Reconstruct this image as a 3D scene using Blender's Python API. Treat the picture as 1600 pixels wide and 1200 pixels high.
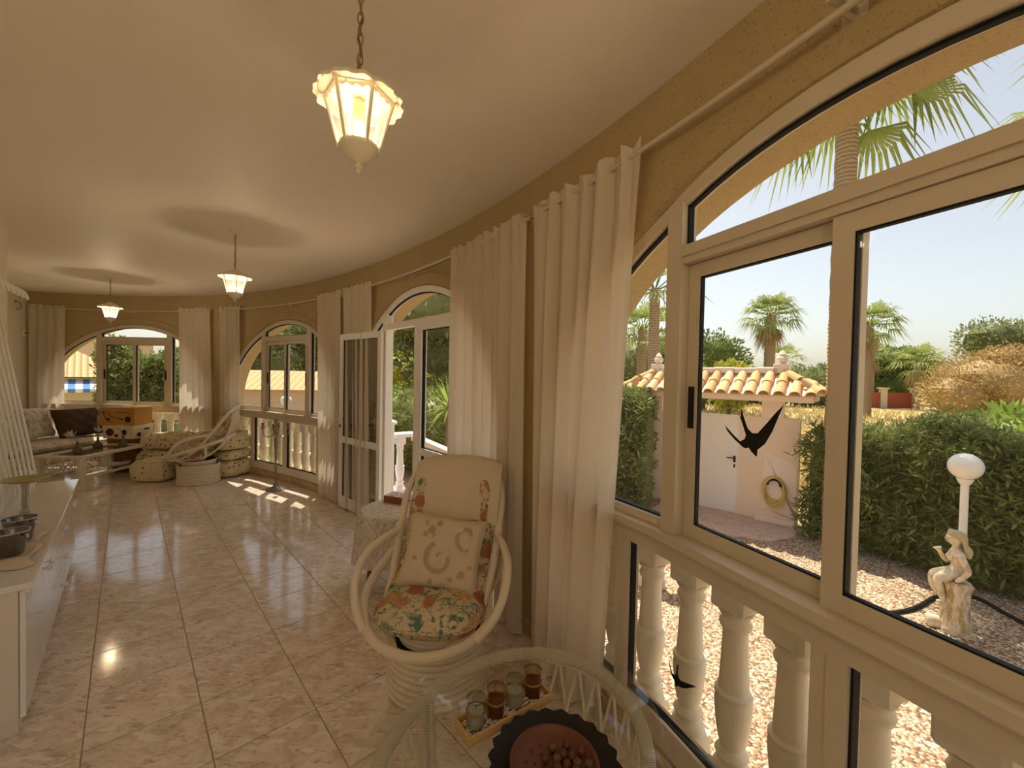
import bpy, bmesh, math, random
import numpy as np
from mathutils import Vector, Matrix

for o in list(bpy.data.objects):
    bpy.data.objects.remove(o)
scene = bpy.context.scene
COL = scene.collection
rnd = random.Random(7)
PI = math.pi

# ------------------------------------------------------------------ camera
CAM_H = 1.607
FPX, PITCH, ROLL, GRID = 646.577, .0196117, .0203044, .7496023
_f = np.array([0, math.cos(PITCH), -math.sin(PITCH)])
_u = np.array([0, math.sin(PITCH), math.cos(PITCH)])
_x = np.array([1., 0, 0])
CX = _x * math.cos(ROLL) + _u * math.sin(ROLL)
CU = _u * math.cos(ROLL) - _x * math.sin(ROLL)
CF = _f
cam_data = bpy.data.cameras.new('camera')
cam_data.sensor_width = 36
cam_data.lens = FPX / 1600 * 36
cam_data.clip_start = .02
cam_data.clip_end = 2000
cam = bpy.data.objects.new('camera', cam_data)
COL.objects.link(cam)
m = Matrix.Identity(4)
for i in range(3):
    m[i][0], m[i][1], m[i][2] = CX[i], CU[i], -CF[i]
m[2][3] = CAM_H
cam.matrix_world = m
scene.camera = cam

def ray(px, py):
    return CX * (px - 800) / FPX - CU * (py - 600) / FPX + CF
def W(px, py, z):                       # the point at height z seen at a pixel of the photograph
    d = ray(px, py); t = (z - CAM_H) / d[2]
    return np.array([d[0] * t, d[1] * t, z])
def WD(px, py, dist):                   # the point at ground depth y = dist
    d = ray(px, py); t = dist / d[1]
    return np.array([d[0] * t, dist, CAM_H + d[2] * t])

# ------------------------------------------------------------------ light
SUN_EL, SUN_AZ = math.radians(65), math.atan2(-.12, .99)      # azimuth from +y towards +x
world = bpy.data.worlds.new('sky'); scene.world = world; world.use_nodes = True
nt = world.node_tree; nt.nodes.clear()
sky = nt.nodes.new('ShaderNodeTexSky'); sky.sky_type = 'NISHITA'
sky.sun_disc = False; sky.sun_elevation = SUN_EL; sky.sun_rotation = SUN_AZ
sky.air_density = 1.0; sky.dust_density = 2.0; sky.ozone_density = 1.2; sky.altitude = 0
hs = nt.nodes.new('ShaderNodeHueSaturation'); hs.inputs['Saturation'].default_value = .62
wm = nt.nodes.new('ShaderNodeMix'); wm.data_type = 'RGBA'; wm.blend_type = 'MULTIPLY'
wm.inputs[0].default_value = 1; wm.inputs[7].default_value = (1.0, .945, .85, 1)
bg = nt.nodes.new('ShaderNodeBackground'); bg.inputs['Strength'].default_value = .052
wo = nt.nodes.new('ShaderNodeOutputWorld')
nt.links.new(sky.outputs[0], hs.inputs['Color']); nt.links.new(hs.outputs[0], wm.inputs[6])
nt.links.new(wm.outputs[2], bg.inputs['Color']); nt.links.new(bg.outputs[0], wo.inputs['Surface'])
sun_data = bpy.data.lights.new('sun', 'SUN'); sun_data.energy = 1.85; sun_data.angle = math.radians(.6)
sun_data.color = (1, .90, .72)
sun = bpy.data.objects.new('sun', sun_data); COL.objects.link(sun)
sd = Vector((math.sin(SUN_AZ) * math.cos(SUN_EL), math.cos(SUN_AZ) * math.cos(SUN_EL), math.sin(SUN_EL)))
sun.rotation_euler = sd.to_track_quat('Z', 'Y').to_euler(); sun.location = sd * 30
vs = scene.view_settings
vs.view_transform = 'Standard'; vs.look = 'None'; vs.gamma = 1; vs.use_curve_mapping = False
vs.exposure = 2.0
cy = scene.cycles
cy.max_bounces = 10; cy.diffuse_bounces = 7; cy.glossy_bounces = 4; cy.transmission_bounces = 6
cy.transparent_max_bounces = 24; cy.caustics_reflective = False; cy.caustics_refractive = False
cy.use_denoising = True; cy.sample_clamp_indirect = 6; cy.use_adaptive_sampling = True

# ------------------------------------------------------------------ materials
MATS = {}
def mat(name, color, rough=.6, spec=.4, metal=0, build=None, **kw):
    if name in MATS: return MATS[name]
    mt = bpy.data.materials.new(name); mt.use_nodes = True
    n = mt.node_tree; b = n.nodes['Principled BSDF']
    b.inputs['Base Color'].default_value = (*color, 1)
    b.inputs['Roughness'].default_value = rough
    b.inputs['Specular IOR Level'].default_value = spec
    b.inputs['Metallic'].default_value = metal
    if build: build(n, b)
    MATS[name] = mt
    return mt
def N(n, t, **props):
    x = n.nodes.new(t)
    for k, v in props.items(): setattr(x, k, v)
    return x
def coords(n, scale=(1, 1, 1), kind='Object', rot=(0, 0, 0), rand=0):
    tc = N(n, 'ShaderNodeTexCoord'); mp = N(n, 'ShaderNodeMapping')
    mp.inputs['Scale'].default_value = scale; mp.inputs['Rotation'].default_value = rot
    n.links.new(tc.outputs[kind], mp.inputs['Vector'])
    if rand:
        oi = N(n, 'ShaderNodeObjectInfo'); ml = N(n, 'ShaderNodeMath', operation='MULTIPLY'); ml.inputs[1].default_value = rand
        n.links.new(oi.outputs['Random'], ml.inputs[0]); n.links.new(ml.outputs[0], mp.inputs['Location'])
    return mp.outputs[0]
def noise(n, vec, scale, detail=4, rough=.55, dist=0):
    x = N(n, 'ShaderNodeTexNoise'); x.inputs['Scale'].default_value = scale; x.inputs['Detail'].default_value = detail
    x.inputs['Roughness'].default_value = rough; x.inputs['Distortion'].default_value = dist
    n.links.new(vec, x.inputs['Vector']); return x.outputs['Fac']
def ramp(n, fac, stops):
    r = N(n, 'ShaderNodeValToRGB'); e = r.color_ramp.elements
    while len(e) < len(stops): e.new(.5)
    for el, (p, c) in zip(e, stops):
        el.position = p; el.color = (*c, 1) if len(c) == 3 else c
    n.links.new(fac, r.inputs[0]); return r.outputs[0]
def mixc(n, fac, a, b, blend='MIX'):
    x = N(n, 'ShaderNodeMix', data_type='RGBA', blend_type=blend)
    for sock, v in ((x.inputs[0], fac), (x.inputs[6], a), (x.inputs[7], b)):
        if isinstance(v, (int, float)): sock.default_value = v
        elif isinstance(v, tuple): sock.default_value = (*v, 1)
        else: n.links.new(v, sock)
    return x.outputs[2]
def bump(n, b, h, strength=.3, dist=.01):
    x = N(n, 'ShaderNodeBump'); x.inputs['Strength'].default_value = strength; x.inputs['Distance'].default_value = dist
    n.links.new(h, x.inputs['Height']); n.links.new(x.outputs[0], b.inputs['Normal'])
def setc(n, b, c): n.links.new(c, b.inputs['Base Color'])

def _stucco(n, b):
    v = coords(n); s = noise(n, v, 160, 3, .7); g = noise(n, v, 3, 3)
    base = mixc(n, g, (.43, .33, .17), (.52, .41, .23))
    sp = ramp(n, noise(n, v, 110, 3, .65), [(.30, (1, 1, 1)), (.42, (0, 0, 0))])
    setc(n, b, mixc(n, sp, base, (.27, .175, .08)))
    bump(n, b, s, .55, .006)
mat('stucco', (.66, .52, .34), .9, .15, build=_stucco)
def _plaster(n, b):
    v = coords(n); setc(n, b, mixc(n, noise(n, v, 1.2, 3), (.86, .80, .71), (.90, .85, .77)))
    bump(n, b, noise(n, v, 60, 4, .6), .25, .004)
mat('plaster', (.83, .75, .63), .55, .3, build=_plaster)
mat('cream_wall', (.88, .82, .71), .8, .2)
def _tile(n, b):
    v = coords(n, (1, 1, 1), rand=40)
    st = coords(n, (17, 46, 17), rot=(0, 0, .45), rand=60)
    big = noise(n, v, 10, 4, .6, .8)
    c = ramp(n, big, [(.35, (.66, .55, .45)), (.5, (.78, .68, .59)), (.65, (.86, .78, .70))])
    vein = ramp(n, noise(n, st, 1.0, 6, .66, .9), [(.33, (1, 1, 1)), (.47, (0, 0, 0))])
    c = mixc(n, vein, c, (.50, .36, .25))
    pale = ramp(n, noise(n, st, .55, 3, .5, .5), [(.56, (0, 0, 0)), (.66, (1, 1, 1))])
    c = mixc(n, pale, c, (.88, .82, .77))
    setc(n, b, c)
mat('marble_tile', (.6, .5, .4), .10, .55, build=_tile)
def _skirt(n, b):
    v = coords(n, (3, 3, 14)); setc(n, b, ramp(n, noise(n, v, 3, 5, .6, .8), [(.35, (.36, .23, .13)), (.6, (.56, .41, .27))]))
mat('skirting_marble', (.45, .33, .2), .2, .5, build=_skirt)
mat('grout', (.46, .36, .27), .8, .2)
mat('aluminium', (.62, .54, .42), .38, .4)
mat('white_aluminium', (.86, .85, .83), .35, .4)
mat('rubber', (.012, .012, .012), .6, .2)
def glassmat(name, tint, ior=1.45, rough=0.0, frost=0):
    mt = bpy.data.materials.new(name); mt.use_nodes = True; n = mt.node_tree; n.nodes.clear()
    t = N(n, 'ShaderNodeBsdfTransparent'); t.inputs[0].default_value = (*tint, 1)
    g = N(n, 'ShaderNodeBsdfGlossy'); g.inputs['Roughness'].default_value = rough; g.inputs[0].default_value = (1, 1, 1, 1)
    lw = N(n, 'ShaderNodeLayerWeight'); pw = N(n, 'ShaderNodeMath', operation='POWER'); pw.inputs[1].default_value = 5
    f0 = ((ior - 1) / (ior + 1)) ** 2
    f = N(n, 'ShaderNodeMath', operation='MULTIPLY_ADD'); f.inputs[1].default_value = 1 - f0; f.inputs[2].default_value = f0
    n.links.new(lw.outputs['Facing'], pw.inputs[0]); n.links.new(pw.outputs[0], f.inputs[0])
    x = N(n, 'ShaderNodeMixShader'); o = N(n, 'ShaderNodeOutputMaterial')
    n.links.new(f.outputs[0], x.inputs[0]); n.links.new(t.outputs[0], x.inputs[1]); n.links.new(g.outputs[0], x.inputs[2])
    n.links.new(x.outputs[0], o.inputs[0]); MATS[name] = mt
    if frost:
        tr_ = N(n, 'ShaderNodeBsdfTranslucent'); tr_.inputs[0].default_value = (*tint, 1); y = N(n, 'ShaderNodeMixShader'); y.inputs[0].default_value = frost
        n.links.new(x.outputs[0], y.inputs[1]); n.links.new(tr_.outputs[0], y.inputs[2]); n.links.new(y.outputs[0], o.inputs[0])
glassmat('window_glass', (.985, .985, .98), 1.33)
glassmat('table_glass', (.965, .98, .97), 1.5)
glassmat('lantern_glass', (.97, .95, .88), 1.3, frost=.07)
glassmat('door_glass', (.30, .26, .16), 3.0)
def cloth(name, col, trans=.35, build=None):
    mt = bpy.data.materials.new(name); mt.use_nodes = True; n = mt.node_tree; n.nodes.clear()
    d = N(n, 'ShaderNodeBsdfDiffuse'); t = N(n, 'ShaderNodeBsdfTranslucent'); x = N(n, 'ShaderNodeMixShader')
    d.inputs[0].default_value = (*col, 1); t.inputs[0].default_value = (*col, 1); x.inputs[0].default_value = trans
    o = N(n, 'ShaderNodeOutputMaterial')
    n.links.new(d.outputs[0], x.inputs[1]); n.links.new(t.outputs[0], x.inputs[2]); n.links.new(x.outputs[0], o.inputs[0])
    MATS[name] = mt
cloth('curtain', (.84, .76, .65), .38)

# ------------------------------------------------------------------ mesh helpers
class MB:
    def __init__(self): self.v = []; self.f = []
    def add(self, vs, fs):
        k = len(self.v); self.v.extend([tuple(map(float, p)) for p in vs]); self.f.extend([tuple(i + k for i in q) for q in fs]); return self
    def box(self, lo, hi, M=None, bev=0):
        x0, y0, z0 = lo; x1, y1, z1 = hi
        if bev:
            e = bev; P = []
            for (x, sx) in ((x0, 1), (x1, -1)):
                for (y, sy) in ((y0, 1), (y1, -1)):
                    for (z, sz) in ((z0, 1), (z1, -1)):
                        P += [(x, y + sy * e, z + sz * e), (x + sx * e, y, z + sz * e), (x + sx * e, y + sy * e, z)]
            I = lambda a, b, c, k: ((a * 2 + b) * 2 + c) * 3 + k
            F = []
            for a in (0, 1):
                q = [I(a, 0, 0, 0), I(a, 0, 1, 0), I(a, 1, 1, 0), I(a, 1, 0, 0)]; F.append(q if a == 0 else q[::-1])
                q = [I(0, a, 0, 1), I(1, a, 0, 1), I(1, a, 1, 1), I(0, a, 1, 1)]; F.append(q if a == 0 else q[::-1])
                q = [I(0, 0, a, 2), I(0, 1, a, 2), I(1, 1, a, 2), I(1, 0, a, 2)]; F.append(q if a == 0 else q[::-1])
            for a in (0, 1):
                for c in (0, 1):
                    F.append([I(a, c, 0, 0), I(a, c, 1, 0), I(a, c, 1, 1), I(a, c, 0, 1)])
                    F.append([I(a, 0, c, 0), I(a, 1, c, 0), I(a, 1, c, 2), I(a, 0, c, 2)])
                    F.append([I(0, a, c, 1), I(1, a, c, 1), I(1, a, c, 2), I(0, a, c, 2)])
            for a in (0, 1):
                for b in (0, 1):
                    for c in (0, 1): F.append([I(a, b, c, 0), I(a, b, c, 1), I(a, b, c, 2)])
        else:
            P = [(x0, y0, z0), (x1, y0, z0), (x1, y1, z0), (x0, y1, z0), (x0, y0, z1), (x1, y0, z1), (x1, y1, z1), (x0, y1, z1)]
            F = [(0, 3, 2, 1), (4, 5, 6, 7), (0, 1, 5, 4), (1, 2, 6, 5), (2, 3, 7, 6), (3, 0, 4, 7)]
        if M is not None: P = [tuple(M @ Vector(p)) for p in P]
        return self.add(P, F)
    def tube(self, path, r, n=8, closed=False, caps=True, sx=1, up=None):
        path = [Vector(p) for p in path]; L = len(path)
        rs = r if hasattr(r, '__len__') else [r] * L
        V = []; F = []; prev = None
        for i, p in enumerate(path):
            a = path[(i - 1) % L] if (closed or i) else path[0]; b = path[(i + 1) % L] if (closed or i < L - 1) else path[-1]
            t = (b - a)
            t = t.normalized() if t.length > 1e-9 else Vector((0, 0, 1))
            if prev is None:
                h = Vector(up) if up else (Vector((0, 0, 1)) if abs(t.z) < .9 else Vector((1, 0, 0)))
                x = (h - t * h.dot(t)).normalized()
            else:
                x = prev - t * prev.dot(t)
                x = x.normalized() if x.length > 1e-6 else t.orthogonal().normalized()
            prev = x; y = t.cross(x)
            for k in range(n):
                an = 2 * PI * k / n; V.append(p + x * (math.cos(an) * rs[i]) + y * (math.sin(an) * rs[i] * sx))
        for i in range(L if closed else L - 1):
            j = (i + 1) % L
            for k in range(n):
                F.append((i * n + k, i * n + (k + 1) % n, j * n + (k + 1) % n, j * n + k))
        if caps and not closed:
            F.append(tuple(range(n))[::-1]); F.append(tuple((L - 1) * n + k for k in range(n)))
        return self.add(V, F)
    def lathe(self, prof, n=20, c=(0, 0, 0), M=None, caps=True, fn=None):
        V = []; F = []
        for (r, z) in prof:
            for k in range(n):
                a = 2 * PI * k / n; rr = fn(r, z, a) if fn else r
                V.append(Vector((c[0] + rr * math.cos(a), c[1] + rr * math.sin(a), c[2] + z)))
        for i in range(len(prof) - 1):
            for k in range(n): F.append((i * n + k, i * n + (k + 1) % n, (i + 1) * n + (k + 1) % n, (i + 1) * n + k))
        if caps:
            F.append(tuple(range(n))[::-1]); F.append(tuple((len(prof) - 1) * n + k for k in range(n)))
        if M is not None: V = [M @ p for p in V]
        return self.add(V, F)
    def grid(self, fn, nu, nv, cu=False):
        V = [fn(i / nu, j / nv) for i in range(nu + (0 if cu else 1)) for j in range(nv + 1)]; F = []
        w = nv + 1; M_ = nu if cu else nu + 1
        for i in range(nu):
            for j in range(nv):
                a = i * w + j; b = ((i + 1) % M_) * w + j; F.append((a, b, b + 1, a + 1))
        return self.add(V, F)
    def prism(self, outline, d, M=None):          # outline in xy, thickness along z
        n = len(outline); V = [(x, y, 0) for x, y in outline] + [(x, y, d) for x, y in outline]
        F = [tuple(range(n))[::-1], tuple(range(n, 2 * n))] + [(k, (k + 1) % n, (k + 1) % n + n, k + n) for k in range(n)]
        if M is not None: V = [tuple(M @ Vector(p)) for p in V]
        return self.add(V, F)
    def ell(self, c, r, nu=14, nv=9, M=None, fn=None):
        V = []; F = []
        for j in range(nv + 1):
            ph = -PI / 2 + PI * j / nv
            for i in range(nu):
                a = 2 * PI * i / nu; d = Vector((math.cos(ph) * math.cos(a), math.cos(ph) * math.sin(a), math.sin(ph)))
                k = fn(d) if fn else 1
                p = Vector((d.x * r[0] * k, d.y * r[1] * k, d.z * r[2] * k))
                V.append((M @ p if M is not None else p) + Vector(c))
        for j in range(nv):
            for i in range(nu): F.append((j * nu + i, j * nu + (i + 1) % nu, (j + 1) * nu + (i + 1) % nu, (j + 1) * nu + i))
        return self.add(V, F)
    def mesh(self, name, material, smooth=True, ang=40):
        me = bpy.data.meshes.new(name); me.from_pydata(self.v, [], self.f); me.update()
        bm = bmesh.new(); bm.from_mesh(me); bmesh.ops.recalc_face_normals(bm, faces=bm.faces); bm.to_mesh(me); bm.free()
        me.materials.append(MATS[material])
        if smooth:
            me.polygons.foreach_set('use_smooth', [True] * len(me.polygons)); me.set_sharp_from_angle(angle=math.radians(ang))
        return me
    def build(self, name, material, parent=None, smooth=True, ang=40):
        o = bpy.data.objects.new(name, self.mesh(name, material, smooth, ang)); COL.objects.link(o)
        if parent is not None: o.parent = parent
        return o
def npmesh(name, V, F, material, parent=None, smooth=False):    # many quads or tris quickly
    V = np.asarray(V, np.float32).reshape(-1, 3); F = np.asarray(F, np.int32); k = F.shape[1]
    me = bpy.data.meshes.new(name); me.vertices.add(len(V)); me.vertices.foreach_set('co', V.ravel())
    me.loops.add(F.size); me.loops.foreach_set('vertex_index', F.ravel())
    me.polygons.add(len(F)); me.polygons.foreach_set('loop_start', np.arange(0, F.size, k, dtype=np.int32))
    me.update(calc_edges=True); me.materials.append(MATS[material])
    if smooth: me.polygons.foreach_set('use_smooth', [True] * len(F))
    o = bpy.data.objects.new(name, me); COL.objects.link(o)
    if parent is not None: o.parent = parent
    return o
def tag(o, label=None, cat=None, group=None, kind=None):
    if label: o['label'] = label
    if cat: o['category'] = cat
    if group: o['group'] = group
    if kind: o['kind'] = kind
    return o
def thing(name, label, cat, loc=(0, 0, 0), rz=0, group=None):
    o = bpy.data.objects.new(name, None); COL.objects.link(o); o.empty_display_size = .05
    o.location = tuple(map(float, loc)); o.rotation_euler = (0, 0, rz)
    return tag(o, label, cat, group)
def structure(name, label=None):
    o = bpy.data.objects.new(name, None); COL.objects.link(o); o.empty_display_size = .05
    return tag(o, label, None, None, 'structure')
def copy_tree(o, parent=None):
    c = o.copy(); COL.objects.link(c); c.parent = parent
    for ch in [x for x in bpy.data.objects if x.parent == o]: copy_tree(ch, c)
    return c
def smoothpath(pts, n=6, closed=False):        # Catmull-Rom
    P = [Vector(p) for p in pts]; L = len(P); out = []
    for i in range(L if closed else L - 1):
        g = lambda k: P[k % L] if closed else P[min(max(k, 0), L - 1)]
        a, b, c, d = g(i - 1), g(i), g(i + 1), g(i + 2)
        for j in range(n):
            t = j / n
            out.append(.5 * ((2 * b) + (c - a) * t + (2 * a - 5 * b + 4 * c - d) * t * t + (3 * b - a - 3 * c + d) * t ** 3))
    if not closed: out.append(P[-1])
    return out
RZ = lambda a: Matrix.Rotation(a, 4, 'Z')
RX = lambda a: Matrix.Rotation(a, 4, 'X')
RY = lambda a: Matrix.Rotation(a, 4, 'Y')
TR = lambda x, y, z: Matrix.Translation((x, y, z))
# ------------------------------------------------------------------ the curved outer wall
CP = np.array([(1.60, -3.6), (1.55, -2.6), (1.45, -1.4), (1.30, -0.4), (1.10, 0.45), (0.90, 1.10), (0.68, 1.65), (0.56, 1.93), (0.30, 2.36), (-0.11, 2.89), (-0.48, 3.34), (-0.95, 3.88), (-1.46, 4.42), (-2.1, 5.06), (-2.7, 5.66), (-3.27, 6.08), (-4.05, 6.52), (-4.95, 6.80), (-5.9, 6.92), (-6.6, 6.93), (-7.4, 6.84), (-8.3, 6.6), (-9.3, 6.15), (-10.4, 5.35)])[::-1]
_d = np.r_[0, np.cumsum(np.hypot(*np.diff(CP, axis=0).T))]; _t = 2 * _d / _d[-1] - 1
_cx = np.polynomial.chebyshev.chebfit(_t, CP[:, 0], 6); _cy = np.polynomial.chebyshev.chebfit(_t, CP[:, 1], 6)
_T = np.linspace(-1, 1, 2001); WC = np.c_[np.polynomial.chebyshev.chebval(_T, _cx), np.polynomial.chebyshev.chebval(_T, _cy)]
WS = np.r_[0, np.cumsum(np.hypot(*np.diff(WC, axis=0).T))]
def wp(s): return np.array([np.interp(s, WS, WC[:, 0]), np.interp(s, WS, WC[:, 1])])
def wt(s): v = wp(s + .03) - wp(s - .03); return v / np.linalg.norm(v)
def wn(s): t = wt(s); return np.array([-t[1], t[0]])
def wall_pt(s, off, z): p = wp(s) + wn(s) * off; return (p[0], p[1], z)
CEIL = 2.82; S0, S1 = 2.86, 18.6; THICK = .27; GROUND = -.92
WIN = {1: (4.45, 1.21), 2: (7.70, 1.22), 3: (10.87, 1.30), 4: (14.22, 1.315), 5: (17.40, 1.3)}
HALF = 1.40; ZC = 1.07; FR = .055
def open_at(s):
    for k, (c, b) in WIN.items():
        if abs(s - c) < HALF + FR - 1e-6: return k
    return None
cuts = [S0, S1]
for k, (c, b) in WIN.items():
    for i in range(41): cuts.append(c + (HALF + FR) * math.cos(PI * i / 40))
cuts += list(np.arange(S0, S1, .25))
cuts = sorted(x for x in cuts if S0 <= x <= S1)
ss = [cuts[0]]
for x in cuts[1:]:
    if x - ss[-1] > .004: ss.append(x)
wb = MB()
def arch_open(s, k):
    c, b = WIN[k]; q = 1 - ((s - c) / (HALF + FR)) ** 2
    return ZC + (b + FR) * math.sqrt(max(q, 0))
for a, b in zip(ss[:-1], ss[1:]):
    k = open_at((a + b) / 2)
    bands = [(0, CEIL)] if k is None else None
    q = lambda s, o, z: wall_pt(s, o, z)
    if k is None:
        for off in (0, THICK): wb.add([q(a, off, GROUND if off else 0), q(b, off, GROUND if off else 0), q(b, off, CEIL + .25), q(a, off, CEIL + .25)], [(0, 1, 2, 3)])
    else:
        za, zb = arch_open(a, k), arch_open(b, k)
        for off in (0, THICK): wb.add([q(a, off, za), q(b, off, zb), q(b, off, CEIL + .25), q(a, off, CEIL + .25)], [(0, 1, 2, 3)])
        wb.add([q(a, 0, za), q(b, 0, zb), q(b, THICK, zb), q(a, THICK, za)], [(0, 1, 2, 3)])
        # plinth under the opening
        wb.add([q(a, 0, 0), q(b, 0, 0), q(b, 0, .11), q(a, 0, .11), q(a, .11, .11), q(b, .11, .11), q(b, .11, .0), q(a, .11, .0), q(a, THICK, 0), q(b, THICK, 0), q(b, THICK, GROUND), q(a, THICK, GROUND)],
               [(0, 1, 2, 3), (3, 2, 5, 4), (4, 5, 6, 7), (7, 6, 9, 8), (8, 9, 10, 11)])
for k, (c, b) in WIN.items():
    for sg in (-1, 1):
        s = c + sg * (HALF + FR)
        if S0 < s < S1: wb.add([wall_pt(s, 0, 0), wall_pt(s, THICK, 0), wall_pt(s, THICK, ZC), wall_pt(s, 0, ZC)], [(0, 1, 2, 3)])
wb.build('wall_outer', 'stucco', smooth=False); tag(bpy.data.objects['wall_outer'], 'curved beige stucco wall pierced by arched windows', None, None, 'structure')
# raised moulding round each arch
for k, (c, b) in WIN.items():
    t = MB(); prof = [(.0, -.004), (.012, -.022), (.05, -.018), (.105, -.018), (.115, 0)]
    def af(u, v, c=c, b=b):
        th = PI * u; d, o = prof[int(round(v * 4))]
        s = c + (HALF + FR + d) * math.cos(PI - th); z = ZC + (b + FR + d) * math.sin(th)
        return wall_pt(s, o, z)
    t.grid(af, 48, 4)
    tag(t.build('trim_%d' % k, 'stucco'), 'raised stucco band round the arch', None, None, 'structure')

# inner wall, end walls, ceiling
def inner_off(s):
    t = min(max((s - 8.2) / 1.0, 0), 1); return 2.62 + .16 * t * t * (3 - 2 * t)
ib = MB(); si = np.linspace(2.0, S1, 90)
ib.grid(lambda u, v: wall_pt(2.0 + (S1 - 2.0) * u, -inner_off(2.0 + (S1 - 2.0) * u), v * (CEIL + .1)), 90, 1)
tag(ib.build('wall_inner', 'cream_wall'), 'smooth convex cream inner wall', None, None, 'structure')
eb = MB(); e0 = wall_pt(S0, .3, 0); e1 = wall_pt(S0, -3.2, 0); tt_ = wt(S0)
P = lambda p, d, z: (p[0] - tt_[0] * d, p[1] - tt_[1] * d, z)
eb.add([P(e0, 0, 0), P(e1, 0, 0), P(e1, 0, CEIL + .1), P(e0, 0, CEIL + .1), P(e0, .2, 0), P(e1, .2, 0), P(e1, .2, CEIL + .1), P(e0, .2, CEIL + .1)],
       [(0, 1, 2, 3), (4, 5, 6, 7), (0, 4, 7, 3), (1, 5, 6, 2), (3, 2, 6, 7)])
tag(eb.build('wall_end', 'cream_wall', smooth=False), 'cream end wall beside the far curtain', None, None, 'structure')
b0 = np.array(wall_pt(S1, .3, 0)); b1 = np.array(wall_pt(S1, -3.3, 0)); bL = float(np.linalg.norm(b1 - b0)); bx_ = (b1 - b0) / bL; by_ = np.array([bx_[1], -bx_[0], 0])
if by_[1] > 0: by_ = -by_
BM = Matrix(((bx_[0], by_[0], 0, b0[0]), (bx_[1], by_[1], 0, b0[1]), (0, 0, 1, 0), (0, 0, 0, 1)))      # local y points out of the room
bb = MB()
for lo, hi in (((0, 0, 0), (.55, .2, CEIL + .1)), ((3.05, 0, 0), (bL, .2, CEIL + .1)), ((.55, 0, 0), (3.05, .2, .35)), ((.55, 0, 2.45), (3.05, .2, CEIL + .1))): bb.box(lo, hi, M=BM)
tag(bb.build('wall_back', 'cream_wall', smooth=False), 'cream wall behind with an added opening for fill light', None, None, 'structure')
w6 = structure('window_6', 'wide white framed window added in the unseen back wall for fill light')  # added out of view, lets frontal fill light into the room
for a_, c_ in ((.55, 1.385), (1.385, 2.22), (2.22, 3.05)):
    t = MB()
    for lo, hi in (((a_, .05, .35), (a_ + .05, .11, 2.45)), ((c_ - .05, .05, .35), (c_, .11, 2.45)), ((a_ + .05, .05, .35), (c_ - .05, .11, .41)), ((a_ + .05, .05, 2.39), (c_ - .05, .11, 2.45))): t.box(lo, hi, M=BM)
    sh_ = t.build('sash', 'aluminium', w6, smooth=False)
    t = MB(); t.box((a_ + .05, .077, .41), (c_ - .05, .083, 2.39), M=BM); t.build('pane', 'window_glass', sh_, smooth=False)
cb = MB()
cb.grid(lambda u, v: wall_pt(2.5 + (S1 + .1 - 2.5) * u, .1 - v * 3.2, CEIL), 60, 1)
cb.grid(lambda u, v: wall_pt(2.0 + (S1 + .3 - 2.0) * u, .5 - v * 4, CEIL + .25), 60, 1)
tag(cb.build('ceiling', 'plaster'), 'smooth cream plaster ceiling', None, None, 'structure')

# ------------------------------------------------------------------ floor: base and single tiles
fb = MB()
fb.grid(lambda u, v: wall_pt(2.0 + (S1 + .1 - 2.0) * u, .12 - v * 3.4, -.004), 60, 1)
floor = tag(fb.build('floor', 'grout', smooth=False), 'glossy beige marble tile floor', None, None, 'structure')
GU = np.array([-math.sin(GRID), math.cos(GRID)]); GV = np.array([math.cos(GRID), math.sin(GRID)])
TS, U0, V0, GAP = .40, 2.04, -.136, .0024
def clip(poly, p0, n):                       # keep the side where (p-p0).n <= 0
    out = []
    for i in range(len(poly)):
        a, b = poly[i], poly[(i + 1) % len(poly)]; da, db = (a - p0) @ n, (b - p0) @ n
        if da <= 0: out.append(a)
        if da * db < 0: out.append(a + (b - a) * (da / (da - db)))
    return out
def tile_mesh(poly, name='tile'):
    t = MB(); c = sum(poly) / len(poly); k = len(poly)
    ins = [p + (c - p) / max(np.linalg.norm(c - p), 1e-6) * .003 for p in poly]
    V = [(*p, -.0035) for p in poly] + [(*p, -.0009) for p in poly] + [(*p, 0) for p in ins]
    F = [(i, (i + 1) % k, k + (i + 1) % k, k + i) for i in range(k)] + [(k + i, k + (i + 1) % k, 2 * k + (i + 1) % k, 2 * k + i) for i in range(k)] + [tuple(2 * k + i for i in range(k))]
    t.add(V, F); return t.mesh(name, 'marble_tile', False)
h = TS / 2 - GAP
sq = [GU * a * h + GV * b * h for a, b in ((-1, -1), (-1, 1), (1, 1), (1, -1))]
full = tile_mesh(sq)
sidx = np.linspace(S0, S1, 160); wpts = np.array([wp(s) for s in sidx]); wnor = np.array([wn(s) for s in sidx])
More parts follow.
